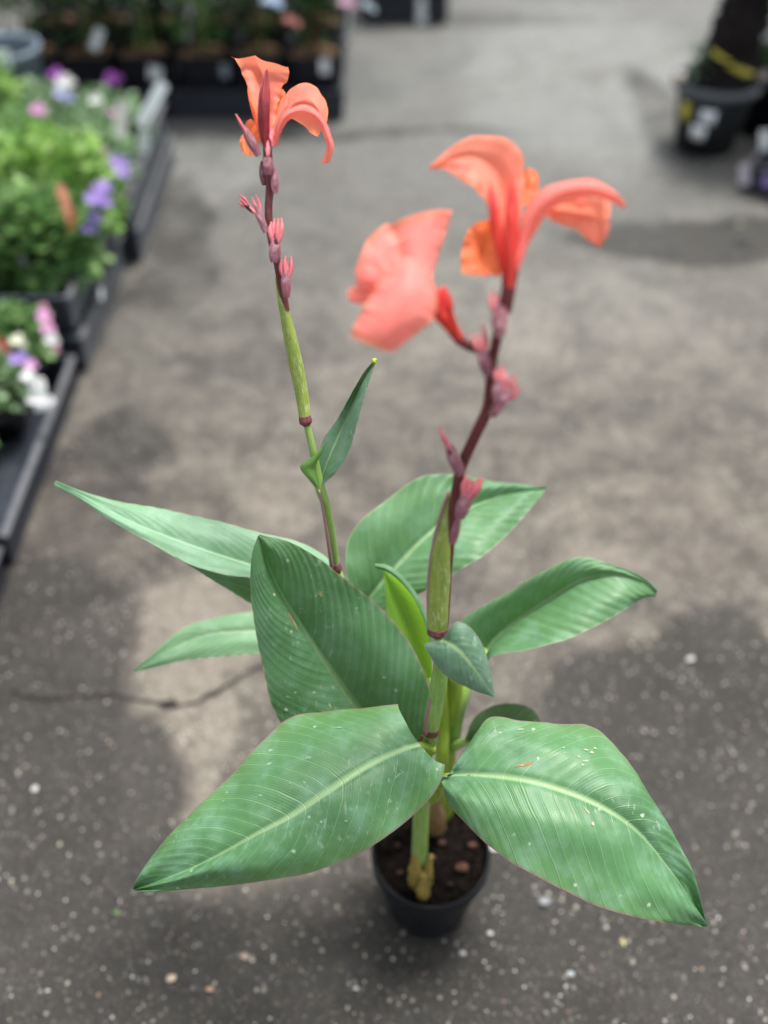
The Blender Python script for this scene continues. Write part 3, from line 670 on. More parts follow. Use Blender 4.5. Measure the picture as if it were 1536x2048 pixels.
blade('leaf', [(930, 1478, 1.13), (948, 1436, 1.125), (985, 1412, 1.125), (1030, 1407, 1.125), (1065, 1419, 1.13), (1086, 1450, 1.135), (1100, 1490, 1.14)],
      [(932, 1482, 1.14), (960, 1475, 1.14), (1000, 1470, 1.14), (1040, 1472, 1.14), (1075, 1485, 1.14), (1100, 1496, 1.145)],
      [(934, 1486, 1.13), (965, 1510, 1.13), (1000, 1525, 1.13), (1040, 1525, 1.13), (1075, 1515, 1.135), (1100, 1500, 1.145)],
      M_leaf_dark, root, 'z', .004, 12, 60, .0005, 12, seed=14)
blade('leaf', [(835, 1480, 1.04), (848, 1464, 1.03), (860, 1462, 1.02)], [(838, 1485, 1.03), (846, 1474, 1.02), (860, 1470, 1.01)], [(842, 1490, 1.03), (850, 1484, 1.02), (860, 1480, 1.01)], M_purple, root, 'z', .002, 4, 16)

from mathutils.bvhtree import BVHTree
def mark(leaf, px, py, ln, wd, ang, mat, name='leaf_spot'):
    """a dried fleck lying on the leaf where the photo shows one"""
    t = BVHTree.FromPolygons([v.co for v in leaf.data.vertices], [p.vertices[:] for p in leaf.data.polygons])
    o = cam.location; d = (P(px, py, 1.0) - o).normalized(); h, n, _, _ = t.ray_cast(o, d)
    if h is None: return
    if n.dot(d) > 0: n = -n
    a = (P(px + 10 * math.cos(ang), py + 10 * math.sin(ang), 1.0) - P(px, py, 1.0)).normalized(); a = (a - n * a.dot(n)).normalized(); b = n.cross(a)
    v, m = [h + n * .0009], 14
    for i in range(m):
        q = 2 * math.pi * i / m; k_ = 1 + .7 * noise.noise(Vector((math.cos(q) * 1.6, math.sin(q) * 1.6, px * .13)))
        v.append(h + n * .0005 + a * (ln * .42 * math.cos(q) * k_) + b * (wd * .40 * math.sin(q) * k_))
    mesh_obj(name, v, [(0, i + 1, (i + 1) % m + 1) for i in range(m)], mat, leaf)
LV = [o for o in root.children if o.name.startswith('leaf') and not o.name.startswith('leaf_')]
Lf, Lr, Lu = LV[0], LV[1], LV[2]
M_cream = plain('fleck_cream', (.36, .38, .24), .7, .2); M_brn = plain('fleck_brown', (.28, .17, .08), .8, .2); M_dust = plain('fleck_dust', (.17, .31, .20), .8, .2)
mark(Lu, 585, 1243, .022, .0032, .85, M_brn); mark(Lu, 590, 1248, .012, .0012, .85, M_dust)
mark(Lu, 548, 1190, .004, .004, 0, M_cream); mark(Lu, 628, 1385, .004, .003, 0, M_cream); mark(Lu, 575, 1394, .005, .005, 0, M_dust); mark(Lu, 660, 1412, .007, .0018, 1.1, M_cream)
mark(Lu, 590, 1385, .004, .003, 0, M_dust); mark(Lu, 572, 1420, .004, .005, 0, M_dust)
for px, py, a_, b_, an, mt in ((1052, 1528, .019, .0035, -.25, M_brn), (1045, 1530, .008, .0015, -.25, M_cream), (1172, 1500, .0045, .003, 0, M_cream), (1183, 1505, .0055, .0028, -.3, M_cream), (1190, 1497, .003, .003, 0, M_cream),
        (1172, 1522, .0055, .0022, -.2, M_cream), (1157, 1514, .0024, .002, 0, M_cream), (1165, 1530, .003, .0022, 0, M_cream), (1127, 1496, .0026, .0024, 0, M_cream), (1042, 1459, .0080, .0028, -.2, M_cream),
        (1000, 1466, .0032, .003, 0, M_cream), (1129, 1506, .002, .002, 0, M_cream), (1186, 1648, .0030, .0040, 0, M_cream), (1184, 1650, .0016, .002, 0, M_brn), (1174, 1622, .009, .0014, 1.2, M_cream), (938, 1551, .004, .002, 0, M_brn), (1136, 1476, .004, .0016, .3, M_dust)):
    mark(Lr, px, py, a_, b_, an, mt)
for px, py, a_, b_, an, mt in ((609, 1566, .006, .0045, 1.2, M_dust), (521, 1591, .0035, .0028, 0, M_dust), (539, 1528, .008, .004, -.2, M_dust), (617, 1516, .006, .005, 0, M_dust), (725, 1555, .006, .0012, 1.4, M_dust), (720, 1575, .009, .001, 1.5, M_dust),
        (795, 1552, .010, .002, -.5, M_dust), (803, 1543, .008, .0015, .7, M_dust), (642, 1644, .003, .003, 0, M_dust), (692, 1642, .003, .002, 0, M_dust), (678, 1456, .006, .003, 0, M_dust), (776, 1492, .005, .002, .5, M_dust), (750, 1508, .004, .002, 0, M_dust), (580, 1567, .003, .003, 0, M_dust), (551, 1563, .007, .0008, .9, M_dust), (447, 1603, .003, .002, 0, M_dust)):
    mark(Lf, px, py, a_, b_, an, mt)

# flowers ------------------------------------------------------------
def sub(name, L, M, Rr, mat, fl, **kw):
    d = dict(mode='z', bulge=.003, nu=12, nv=64, ruffle=.0016, rf=24, crumple=.0022, pleat=.00010, npl=15, k=-.9); d.update(kw)
    return blade(name, L, M, Rr, mat, fl, **d)
f1 = tube('flower', [(534, 318, .878), (535, 300, .878), (537, 282, .880), (540, 262, .885)], [.0034, .0042, .0040, .0020], M_bract, root)
sub('petal', [(533, 290, .885), (518, 252, .895), (506, 212, .905), (495, 172, .915), (479, 137, .92), (461, 114, .915)],
    [(536, 290, .885), (534, 240, .905), (531, 200, .918), (527, 165, .925), (520, 138, .925), (510, 111, .915)],
    [(541, 290, .885), (551, 240, .893), (556, 202, .90), (565, 176, .905), (578, 152, .905), (580, 130, .90)], M_pet, f1, seed=1)
sub('petal', [(546, 290, .883), (551, 240, .890), (570, 190, .90), (590, 171, .905), (616, 166, .905), (640, 182, .90), (654, 212, .895), (655, 241, .89)],
    [(550, 290, .88), (560, 245, .885), (580, 213, .89), (603, 203, .89), (622, 209, .888), (637, 225, .888), (646, 243, .89), (651, 250, .892)],
    [(556, 285, .885), (568, 242, .905), (585, 238, .915), (600, 247, .92), (612, 254, .92), (624, 266, .92), (634, 273, .915), (647, 257, .90)], M_pet, f1, seed=2, bulge=.004)
sub('petal', [(545, 288, .872), (555, 247, .868), (575, 219, .864), (605, 209, .860), (632, 220, .857), (651, 243, .855), (663, 272, .855), (668, 298, .857), (658, 326, .86)],
    [(549, 290, .868), (560, 252, .862), (577, 229, .857), (603, 220, .853), (628, 228, .850), (646, 248, .850), (656, 274, .850), (660, 297, .853), (650, 327, .858)],
    [(554, 294, .872), (564, 262, .868), (578, 241, .864), (601, 231, .860), (622, 236, .857), (640, 252, .855), (649, 276, .855), (653, 296, .857), (641, 328, .86)], M_pet_p, f1, seed=3)
sub('petal', [(520, 258, .89), (500, 238, .90), (486, 262, .905), (480, 285, .905), (484, 304, .90), (492, 311, .895)],
    [(523, 266, .89), (512, 262, .90), (504, 280, .905), (500, 298, .90), (502, 312, .895)],
    [(526, 272, .89), (521, 276, .895), (518, 290, .90), (515, 305, .895), (512, 312, .89)], M_pet_o, f1, seed=4, nu=8, nv=40)
sub('petal', [(519, 272, .884), (504, 226, .888), (496, 192, .892), (495, 174, .895)], [(523, 272, .882), (511, 226, .884), (501, 194, .888), (496, 175, .894)],
    [(528, 272, .884), (518, 226, .888), (507, 196, .892), (497, 176, .895)], M_pet_o, f1, seed=5, nu=6, nv=30)
sub('petal', [(545, 262, .90), (549, 218, .91), (558, 188, .915), (564, 178, .917)], [(548, 262, .90), (555, 216, .91), (563, 190, .915), (567, 180, .917)],
    [(551, 262, .90), (561, 214, .91), (569, 195, .915), (571, 186, .917)], M_pet_o, f1, seed=6, nu=6, nv=30)
sub('petal', [(547, 280, .872), (556, 240, .868), (566, 212, .866), (576, 195, .866)], [(549, 282, .868), (560, 243, .864), (570, 215, .862), (578, 197, .865)],
    [(552, 284, .872), (565, 247, .868), (573, 222, .866), (579, 200, .866)], M_pet_p, f1, seed=6, nu=6, nv=30)
sub('sepal', [(526, 292, .868), (518, 266, .866), (515, 228, .864), (518, 188, .866), (525, 160, .87), (533, 139, .875)],
    [(530, 294, .862), (529, 262, .860), (528, 225, .858), (528, 188, .861), (531, 160, .867), (534, 138, .874)],
    [(536, 292, .868), (539, 262, .866), (540, 222, .864), (540, 188, .866), (538, 160, .87), (535, 139, .875)], M_sep, f1, seed=7, nu=8, nv=50, bulge=.001, ruffle=.0003)
sub('sepal', [(541, 292, .87), (534, 276, .87), (538, 262, .87), (543, 252, .872)], [(544, 292, .866), (542, 276, .866), (543, 262, .868), (544, 252, .872)],
    [(548, 292, .87), (549, 276, .87), (548, 264, .87), (545, 252, .872)], M_bud, f1, seed=8, nu=6, nv=24)

f2 = tube('flower', [(1008, 622, .697), (1014, 596, .692), (1018, 570, .690), (1020, 545, .690), (1022, 520, .692)], [.0052, .0050, .0052, .0060, .003], M_stem_red, root)
sub('petal', [(1008, 555, .70), (996, 485, .705), (986, 432, .708), (976, 404, .71), (952, 384, .712), (919, 357, .712), (888, 338, .71), (858, 339, .705)],
    [(1016, 555, .70), (1016, 480, .715), (1012, 420, .722), (1002, 365, .725), (980, 330, .725), (945, 313, .72), (905, 317, .715), (858, 338, .705)],
    [(1026, 555, .70), (1036, 480, .71), (1043, 415, .715), (1050, 365, .718), (1045, 316, .72), (1022, 284, .72), (985, 270, .72), (940, 274, .717), (898, 298, .712), (858, 337, .705)], M_pet, f2, seed=11, nu=14, nv=90, bulge=.003)
sub('sepal', [(1010, 572, .688), (994, 515, .686), (981, 455, .686), (976, 405, .688), (979, 362, .692)], [(1014, 574, .684), (1002, 510, .681), (992, 455, .681), (984, 405, .684), (980, 362, .692)],
    [(1018, 572, .688), (1011, 505, .686), (1005, 452, .686), (995, 408, .688), (981, 362, .692)], M_sepc, f2, seed=12, nu=8, nv=50, bulge=.001, ruffle=.0003)
sub('sepal', [(1013, 575, .684), (1008, 505, .681), (1008, 450, .681), (1014, 392, .684), (1023, 347, .69)], [(1020, 577, .68), (1021, 505, .676), (1022, 450, .676), (1023, 392, .68), (1024, 346, .69)],
    [(1028, 575, .684), (1037, 505, .681), (1038, 450, .681), (1034, 392, .684), (1025, 347, .69)], M_sepc, f2, seed=13, nu=8, nv=50, bulge=.001, ruffle=.0003)
sub('petal', [(1022, 555, .69), (1036, 475, .695), (1050, 418, .695), (1080, 384, .69), (1114, 367, .685), (1150, 360, .68), (1185, 359, .675), (1225, 379, .672), (1250, 405, .672)],
    [(1027, 556, .686), (1046, 482, .685), (1062, 438, .683), (1088, 405, .678), (1120, 386, .673), (1158, 378, .668), (1195, 380, .665), (1226, 393, .666), (1249, 412, .671)],
    [(1033, 555, .69), (1057, 490, .695), (1077, 455, .695), (1096, 426, .69), (1127, 406, .685), (1167, 398, .68), (1200, 396, .677), (1226, 405, .674), (1248, 419, .672)], M_pet_p, f2, seed=14)
sub('petal', [(1082, 412, .70), (1130, 402, .695), (1170, 398, .69), (1215, 402, .685), (1221, 438, .685), (1216, 465, .685), (1200, 492, .69)],
    [(1084, 420, .705), (1120, 420, .705), (1150, 425, .70), (1185, 435, .695), (1195, 455, .692), (1197, 475, .69), (1199, 493, .69)],
    [(1086, 428, .70), (1112, 444, .705), (1138, 454, .705), (1152, 458, .70), (1170, 476, .697), (1184, 486, .695), (1198, 494, .69)], M_pet, f2, seed=15)
sub('petal', [(990, 436, .71), (962, 441, .715), (938, 458, .718), (926, 490, .718), (922, 522, .715), (926, 545, .712), (944, 553, .71)],
    [(994, 448, .71), (977, 466, .725), (966, 492, .728), (962, 520, .725), (965, 540, .72), (970, 554, .712)],
    [(1000, 455, .71), (995, 482, .715), (998, 506, .718), (1001, 530, .715), (1001, 545, .713), (996, 552, .71)], M_pet_o, f2, seed=16)
sub('petal', [(1045, 412, .725), (1046, 380, .735), (1045, 352, .737), (1051, 337, .735)], [(1052, 410, .725), (1060, 382, .73), (1061, 356, .732), (1061, 338, .735)],
    [(1060, 408, .725), (1075, 385, .735), (1078, 360, .737), (1071, 342, .735)], M_pet_o, f2, seed=17, nu=8, nv=30)

f3 = tube('flower', [(921, 682, .707), (907, 660, .703), (893, 636, .698), (878, 608, .692), (865, 590, .69)], [.0040, .0042, .0058, .0095, .0105], M_sepc, root)
sub('petal', [(846, 602, .695), (816, 548, .702), (795, 500, .706), (780, 452, .708)], [(856, 600, .692), (848, 545, .698), (842, 484, .702), (846, 424, .706)],
    [(866, 600, .695), (866, 545, .704), (884, 488, .709), (905, 421, .712)], M_pet_p, f3, seed=21, nu=14, crumple=.001, bulge=.002, ruffle=.001)
sub('petal', [(844, 592, .69), (812, 530, .698), (795, 478, .701), (775, 447, .703)], [(838, 598, .687), (792, 552, .692), (760, 510, .695), (735, 478, .698)],
    [(832, 606, .69), (776, 585, .694), (735, 562, .694), (709, 543, .694)], M_pet_p, f3, seed=22, nu=12, crumple=.001, bulge=.002, ruffle=.001)
sub('petal', [(808, 512, .672), (768, 552, .668), (738, 596, .665), (714, 640, .664), (701, 671, .665)],
    [(834, 518, .666), (818, 570, .656), (798, 620, .652), (776, 665, .654), (758, 697, .658)],
    [(858, 540, .672), (873, 590, .667), (868, 635, .664), (835, 665, .664), (785, 704, .664)], M_pet_p, f3, seed=23, nu=14, nv=70, bulge=.002, crumple=.001, ruffle=.0012)
sub('petal', [(760, 575, .682), (735, 572, .68), (712, 575, .679), (696, 577, .68)], [(756, 588, .678), (735, 590, .676), (715, 592, .676), (697, 590, .68)],
    [(750, 600, .682), (735, 606, .68), (715, 608, .68), (697, 602, .68)], M_pet_p, f3, seed=24, nu=8, nv=30)
sub('petal', [(765, 560, .676), (748, 535, .674), (728, 530, .674), (714, 548, .676)], [(762, 570, .672), (745, 555, .670), (728, 552, .670), (714, 562, .675)],
    [(758, 580, .676), (742, 577, .674), (725, 574, .674), (712, 575, .676)], M_pet_p, f3, seed=25, nu=8, nv=30, crumple=.001)
sub('sepal', [(905, 655, .695), (885, 610, .685), (870, 575, .68), (866, 562, .68)], [(902, 662, .69), (880, 625, .677), (866, 600, .673), (862, 588, .675)],
    [(898, 668, .695), (875, 645, .685), (864, 632, .68), (858, 622, .68)], M_sepc, f3, seed=26, nu=8, nv=30, bulge=.002)
0 and sub('petal', [(800, 508, .70), (782, 475, .70), (772, 455, .70)], [(800, 545, .69), (772, 510, .688), (755, 480, .69)], [(820, 580, .69), (770, 560, .68), (716, 542, .68)], M_pet, f3, seed=27, nu=10, nv=40)

# buds: dark knobbly ovary with a bract under it and pink withered points above
def bud(base, tip, z, w, n=3, spread=.35, seed=0, bract=True, dz=0.0):
    (x0, y0), (x1, y1) = base, tip; rn = random.Random(seed)
    a = P(x0, y0, z); b = P(x1, y1, z + dz); ax = (b - a); Ln = ax.length; d = ax.normalized()
    view = (cam.location - a).normalized(); side = d.cross(view).normalized(); fr = side.cross(d).normalized()
    if fr.dot(view) < 0: fr = -fr
    o = tube('bud', [a, a + d * Ln * .28, a + d * Ln * .48, a + d * Ln * .62], [w * .30, w * .62, w * .66, w * .35], M_ov, root, world=True, ns=12, jitter=.35)
    for i in range(n):
        q = (i - (n - 1) / 2) / max(1, n - 1) * 2 if n > 1 else 0
        s_ = a + d * Ln * (.40 + .04 * rn.random()) + side * q * w * .35 + fr * rn.uniform(-.1, .5) * w
        e_ = a + d * Ln * rn.uniform(.80, 1.0) + side * (q * spread + rn.uniform(-.08, .08)) * Ln * .32 + fr * rn.uniform(-.3, .4) * w
        md = s_.lerp(e_, .5) + side * q * w * .3
        mat = M_bud
        tube('bud_point', [s_, md, e_], [w * .30, w * .40, w * .14], mat, o, world=True, ns=8, jitter=.5)
    if bract:
        v, f, uv = [], [], []; nu, nv = 10, 18; off = rn.uniform(-.35, .35); tip_s = rn.uniform(.60, .86)
        for j in range(nv):
            s = j / (nv - 1); ww = w * 1.0 * (math.sin(math.pi * min(1, .16 + .84 * s)) ** .75)
            for i in range(nu + 1):
                t = -1 + 2 * i / nu; an = t * 1.15 + off
                rag = .05 * noise.noise(Vector((t * 4, seed, 1))) * s
                v.append(a + d * Ln * ((tip_s + rag) * s - .03) + side * (ww * math.sin(an)) + fr * (ww * math.cos(an) * .85 + .0003) + fr * (.0012 * noise.noise(Vector((t * 3, s * 5, seed)))))
                uv.append((i / nu, s * .3))
        for j in range(nv - 1):
            for i in range(nu): f.append((j * (nu + 1) + i, j * (nu + 1) + i + 1, (j + 1) * (nu + 1) + i + 1, (j + 1) * (nu + 1) + i))
        mesh_obj('bract', v, f, M_bract, o, uvs=uv)
    return o
bud((518, 310), (470, 224), .868, .0046, 1, .2, 1)
bud((531, 464), (499, 384), .874, .0040, 3, .35, 2)
bud((512, 428), (472, 392), .873, .0032, 3, .30, 22, bract=False)
bud((548, 524), (553, 434), .876, .0058, 4, .35, 3)
bud((573, 594), (572, 508), .888, .0050, 4, .30, 4)
bud((536, 350), (533, 275), .868, .0056, 1, .2, 5)
bud((549, 386), (548, 316), .872, .0040, 0, .2, 6)
bud((530, 370), (520, 300), .882, .0040, 0, .2, 16)
bud((1000, 672), (993, 572), .692, .0052, 3, .25, 7)
bud((997, 675), (1012, 600), .688, .0050, 0, .2, 8)
bud((977, 750), (950, 645), .704, .0046, 3, .35, 9)
bud((925, 690), (893, 660), .705, .0028, 1, .2, 19, bract=False)
bud((990, 800), (1004, 728), .722, .0042, 4, .3, 10)
bud((984, 832), (1040, 752), .735, .0052, 3, .3, 11)
bud((922, 948), (877, 846), .775, .0056, 1, .1, 12)
bud((918, 1035), (950, 948), .790, .0062, 6, .55, 13)
bud((905, 1088), (925, 1012), .802, .0042, 0, .2, 14)

# ------------------------------------------------------------------ nursery stock in the background
M_crateg = plain('crate_lit_side', (.085, .095, .11), .5, .4, .2, 25, .1)  # lighter copy of the crate plastic, painting in light on the long sides
M_crate = plain('crate_plastic', (.020, .025, .036), .45, .4, .2, 25, .1)
M_rimp = plain('crate_rim', (.050, .052, .060), .55, .5, .2, 25, .1)
M_potb = plain('pot_black', (.008, .009, .014), .5, .25, .2, 30, .1)
M_coir = plain('coir_soil', (.20, .135, .085), .95, .1, .4, 90, .8, .004)
M_white = plain('tag_white', (.80, .87, .90), .4, .4, .05, 20, .0)
M_yel = plain('tag_yellow', (.52, .47, .06), .45, .4, .08, 20, .0)
M_fol = vcol_mat('foliage', .5, .38, .35)
M_flo = vcol_mat('blossom', .6, .35, .2)
M_wood = plain('woody_stem', (.16, .085, .045), .8, .2, .3, 60, .4)

def crate(name, cx, cy, z0, lx, ly, h, rz, label, group, pm=None, rm=None):
    pm = pm or M_crate; rm = rm or M_rimp
    o = empty(name, (cx, cy, z0), rz); tag(o, label, 'crate', group)
    b = MB(); b.box((0, 0, .004), (lx - .03, ly - .03, .008)); b.build('base', M_crate, o)
    for ax in (0, 1):
        for sg in (-1, 1):
            b = MB(); L = (lx, ly)[1 - ax] - .012; off = sg * ((lx, ly)[ax] / 2 - .010)
            def bb(u, z, w, hh, th=.006):
                c = (off, u, z) if ax == 0 else (u, off, z); d = (th, w, hh) if ax == 0 else (w, th, hh)
                b.box(c, d, bev=.001)
            bb(0, .012, L, .020); bb(0, h * .50, L, h * .55, .0036)
            bb(0, h - .020, L, .020)
            k_ = max(4, int(L / .045))
            for i in range(k_ + 1): bb(-L / 2 + .008 + (L - .016) * i / k_, h / 2, .010, h - .022, .0042)
            for u in (-L / 2 + .035, L / 2 - .035): bb(u, h / 2, .05, h - .025, .0048)
            b.build('side_panel', pm if ax == 0 else M_crate, o)  # side light put into the colour: long sides lighter, ends dark
    b = MB()
    for sg in (-1, 1):
        b.box((sg * (lx / 2 - .004), 0, h - .004), (.016, ly, .008), bev=.002)
    nf = len(b.f)
    for sg in (-1, 1):
        b.box((0, sg * (ly / 2 - .004), h - .0042), (lx - .0238, .016, .0076), bev=.002)
    ri = b.build('rim', rm, o); ri.data.materials.append(M_crate)
    for p_ in ri.data.polygons:
        if abs(p_.center.x) < lx / 2 - .0125: p_.material_index = 1  # end rims take the dark plastic, shade painted in
    return o
def foliage(b, c, rad, n, L, Wd, cols, rnd, up=.5, shell=.55):
    for i in range(n):
        while True:
            q = Vector((rnd.uniform(-1, 1), rnd.uniform(-1, 1), rnd.uniform(-.7, 1)))
            if shell < q.length * (1 + .35 * noise.noise(q * 2.2 + Vector(c) * 7)) < 1.05: break
        p = Vector(c) + Vector((q.x * rad[0], q.y * rad[1], q.z * rad[2]))
        d = (q + Vector((rnd.uniform(-.6, .6), rnd.uniform(-.6, .6), up + rnd.uniform(-.5, .3)))).normalized()
        col = cols[int(rnd.random() * len(cols))]; f = rnd.uniform(.75, 1.25)
        s_ = rnd.uniform(.6, 1.2)
        b.leaf(p, d, Vector((rnd.uniform(-.3, .3), rnd.uniform(-.3, .3), 1)), L * s_, Wd * s_, rnd.uniform(.1, .5), tuple(k * f for k in col))
def potted(name, x, y, z0, pr, ph, label, cat, group, fol=None, flowers=(), stems=0, stemh=.3, soilm=None, tagp=None, potmat=None, square=False, seed=0):
    """a pot with soil, stems, leaves, blossoms and plant tags; measures are in metres around the pot's foot"""
    o = empty(name, (x, y, z0)); tag(o, label, cat, group); rnd = random.Random(seed + 50)
    if square:
        b = MB(); t = .004
        v = []
        prof = [(pr * .78, 0), (pr * .97, ph - .02), (pr, ph - .02), (pr, ph), (pr - .004, ph), (pr - .006, ph - .02), (pr * .76, .01)]
        for r, z in prof:
            for i in range(24):
                a = 2 * math.pi * i / 24; k_ = 1 / (abs(math.cos(a)) ** 6 + abs(math.sin(a)) ** 6) ** (1 / 6)
                v.append(Vector((r * k_ * math.cos(a), r * k_ * math.sin(a), z)))
        b.v = v; b.f = [(j * 24 + i, j * 24 + (i + 1) % 24, (j + 1) * 24 + (i + 1) % 24, (j + 1) * 24 + i) for j in range(6) for i in range(24)]
        p = b.build('pot', potmat or M_potb, o, smooth=False)
    else:
        p = lathe('pot', [(0, .003), (pr * .72, .003), (pr * .75, 0), (pr * .94, ph - .03), (pr, ph - .03), (pr * 1.01, ph), (pr * .96, ph), (pr * .92, ph - .03), (pr * .7, .01), (0, .01)], potmat or M_potb, o, n=40)
    s_ = soil(p, pr * .93, ph - .018, p, seed, 4, soilm or M_coir); s_.parent = p
    for i in range(stems):
        a = rnd.uniform(0, 6.28); r = pr * .3 * rnd.random(); e = Vector((rnd.uniform(-.05, .05), rnd.uniform(-.05, .05), ph + stemh))
        st = Vector((r * math.cos(a), r * math.sin(a), ph - .02))
        q = tube('stem', [st, st.lerp(e, .5) + Vector((rnd.uniform(-.02, .02), rnd.uniform(-.02, .02), 0)), e], [.006, .004, .002], M_wood if rnd.random() < .6 else M_stem_g, None, world=True, ns=7)
        q.parent = o
    if fol:
        b = MB()
        for (c, rad, n, L, Wd, cols) in fol: foliage(b, c, rad, n, L, Wd, cols, rnd)
        b.build('foliage', M_fol, o, smooth=True)
    for (c, r, col) in flowers:
        b = MB(); c = Vector(c)
        for i in range(5):
            a = 2 * math.pi * i / 5 + rnd.random(); d = Vector((math.cos(a), math.sin(a) - .5, .35 + rnd.uniform(-.2, .3)))
            f = rnd.uniform(.85, 1.1)
            b.leaf(c, d, Vector((0, -.4, 1)), r, r * .95, .3, tuple(min(1, k_ * f) for k_ in col))
        b.build('blossom', M_flo, o, smooth=True)
    for t_ in (tagp or ()):
        (c, w, hh, rx, ry, mat) = t_
        b = MB(); b.box((0, 0, hh / 2), (w, .0012, hh), bev=.0004)
        q = b.build('plant_tag', mat, o); q.location = c; q.rotation_euler = (rx, ry, 0)
    return o

LIME = [(.34, .56, .14), (.24, .46, .10), (.48, .68, .26), (.15, .32, .07)]
GRN = [(.15, .32, .09), (.08, .20, .06), (.22, .40, .14), (.30, .48, .18)]
SAGE = [(.24, .38, .20), (.18, .33, .15), (.34, .48, .29), (.15, .28, .11)]
DKG = [(.035, .080, .022), (.05, .11, .03), (.025, .06, .02), (.08, .15, .04)]
PUR, LIL, PNK, WHT, RED, COR = (.22, .05, .30), (.42, .30, .72), (.75, .40, .68), (.78, .80, .80), (.50, .04, .08), (.75, .22, .12)

# crates along the left
GA = 'black crates of bedding plants along the left'
M_rimg = plain('crate_rim_lit', (.085, .09, .10), .5, .5, .2, 25, .1)  # lighter rim colour stands in for light on the ledges
crate('nursery_crate', -.70 - .20, 1.585, 0, .40, .575, .085, 0, 'low black crate nearest the camera at the left edge', GA, None, M_rimg)
crate('nursery_crate', -.70 - .20, .985, 0, .40, .575, .085, 0, 'black crate mostly out of frame below the nearest left one', GA)
crate('nursery_crate', -.69 - .30, 2.16, 0, .60, .48, .100, 0, 'lower crate of the stack in the middle of the left row', GA, M_crateg, M_rimg)
crate('nursery_crate', -.70 - .30, 2.165, .102, .60, .47, .098, .0, 'upper crate of the middle left stack, holding the leafy green plants', GA, M_crateg, M_rimg)
crate('nursery_crate', -.65 - .30, 2.72, 0, .60, .60, .100, 0, 'lower crate of the stack with tall white plant tags on the left', GA, M_crateg, M_rimg)
crate('nursery_crate', -.66 - .30, 2.72, .102, .60, .60, .098, 0, 'upper crate of the far left stack, holding violas', GA, M_crateg, M_rimg)
# round price sticker on the middle stack
def sticker(px, py, X, r, mat, label):
    z = (X) / ((px - 768) / F); p = P(px, py, z); v = [p]; f = []
    for k_ in (0, -.0012):
        pass
    b = MB(); n = 24
    for s_ in (0, .0015):
        for i in range(n):
            a = 2 * math.pi * i / n; b.v.append(Vector((s_, r * math.cos(a), r * math.sin(a))))
    b.f = [tuple(range(n)), tuple(range(2 * n - 1, n - 1, -1))] + [(i, (i + 1) % n, n + (i + 1) % n, n + i) for i in range(n)]
    o = b.build('sticker', mat); o.location = p; tag(o, label, 'sticker'); return o
sticker(202, 587, -.672, .016, M_white, 'round white sticker on the side of the middle left crate stack')

GB = 'bedding plants in the left crates'
def lp(px, py, h): p = PH(px, py, h); return p.x, p.y
def fl_at(o, specs):       # blossoms standing on stalks above a plant: (pixel x, pixel y, height, size, colour)
    for px, py, h, r, col in specs:
        c = PH(px, py, h) - Vector(o.location); rnd = random.Random(px * 7 + py)
        b = MB()
        for i in range(5):
            a = 2 * math.pi * i / 5 + rnd.random(); d = Vector((math.cos(a), math.sin(a) * .7 - .45, .35 + rnd.uniform(-.3, .3) - (.5 if i == 0 else 0)))
            f = rnd.uniform(.85, 1.1); b.leaf(c, d, Vector((0, -.6, .8)), r, r * .95, .3, tuple(min(1, k_ * f) for k_ in col))
        b.build('blossom', M_flo, o, smooth=True)
def tags_at(o, specs):     # tags: (foot px, foot py, top px, top py, h_foot, width, mat)
    for x0, y0, x1, y1, h, w, mat in specs:
        a = PH(x0, y0, h); z0 = (CAM_H - h) / down(y0); c = P(x1, y1, z0 * .985); d = (c - a)
        nrm = (cam.location - a).normalized(); s = d.cross(nrm).normalized() * w / 2; th = nrm * .0012
        v = [a - s, a + s, c + s, c + s * .6 + d * .06, c - s * .6 + d * .06, c - s]
        v = v + [q - th for q in v]; n = 6
        f = [tuple(range(n)), tuple(range(2 * n - 1, n - 1, -1))] + [(i, (i + 1) % n, n + (i + 1) % n, n + i) for i in range(n)]
        mesh_obj('plant_tag', v, f, mat, o, smooth=False)
# near crate: pansies
for i, (x, y, cols, lab) in enumerate([(-.82, 1.86, GRN, 'green pansy with white and pink blooms at the far end of the nearest left crate'),
                                       (-.97, 1.86, GRN, 'green pansy with a dark red bloom at the left edge'),
                                       (-.83, 1.70, SAGE, 'pansy with white and lilac blooms beside a white tag, left edge'),
                                       (-.98, 1.69, GRN, 'low leafy pansy at the left edge behind the lilac one'),
                                       (-.85, 1.53, LIME, 'small yellow green plant in the nearest left crate')]):
    sc = .6 if i == 4 else 1
    o = potted('potted_pansy', x, y, .01, .062, .075, lab, 'plant', GB, [((0, 0, .10 if sc < 1 else .13), (.075 * sc, .075 * sc, .06 * sc), int(240 * sc), .026, .018, cols)], seed=i, soilm=M_soil)
    if i == 0:
        fl_at(o, [(88, 632, .21, .018, PNK), (95, 655, .20, .018, PNK), (103, 680, .19, .018, WHT)])
        tags_at(o, [(112, 705, 86, 612, .10, .018, plain('tag_pink', (.72, .36, .50), .4, .4, .3, 60))])
    if i == 1: fl_at(o, [(2, 690, .19, .016, RED), (8, 700, .18, .015, RED)])
    if i == 2:
        fl_at(o, [(75, 770, .17, .020, WHT), (90, 800, .16, .020, WHT), (70, 800, .15, .018, WHT), (36, 682, .21, .019, (.80, .82, .66)), (38, 718, .20, .021, LIL), (58, 752, .19, .019, WHT), (62, 730, .19, .016, PNK)])
        tags_at(o, [(86, 820, 72, 765, .11, .032, M_white)])
    if i == 3: fl_at(o, [(-30, 760, .18, .018, LIL)])
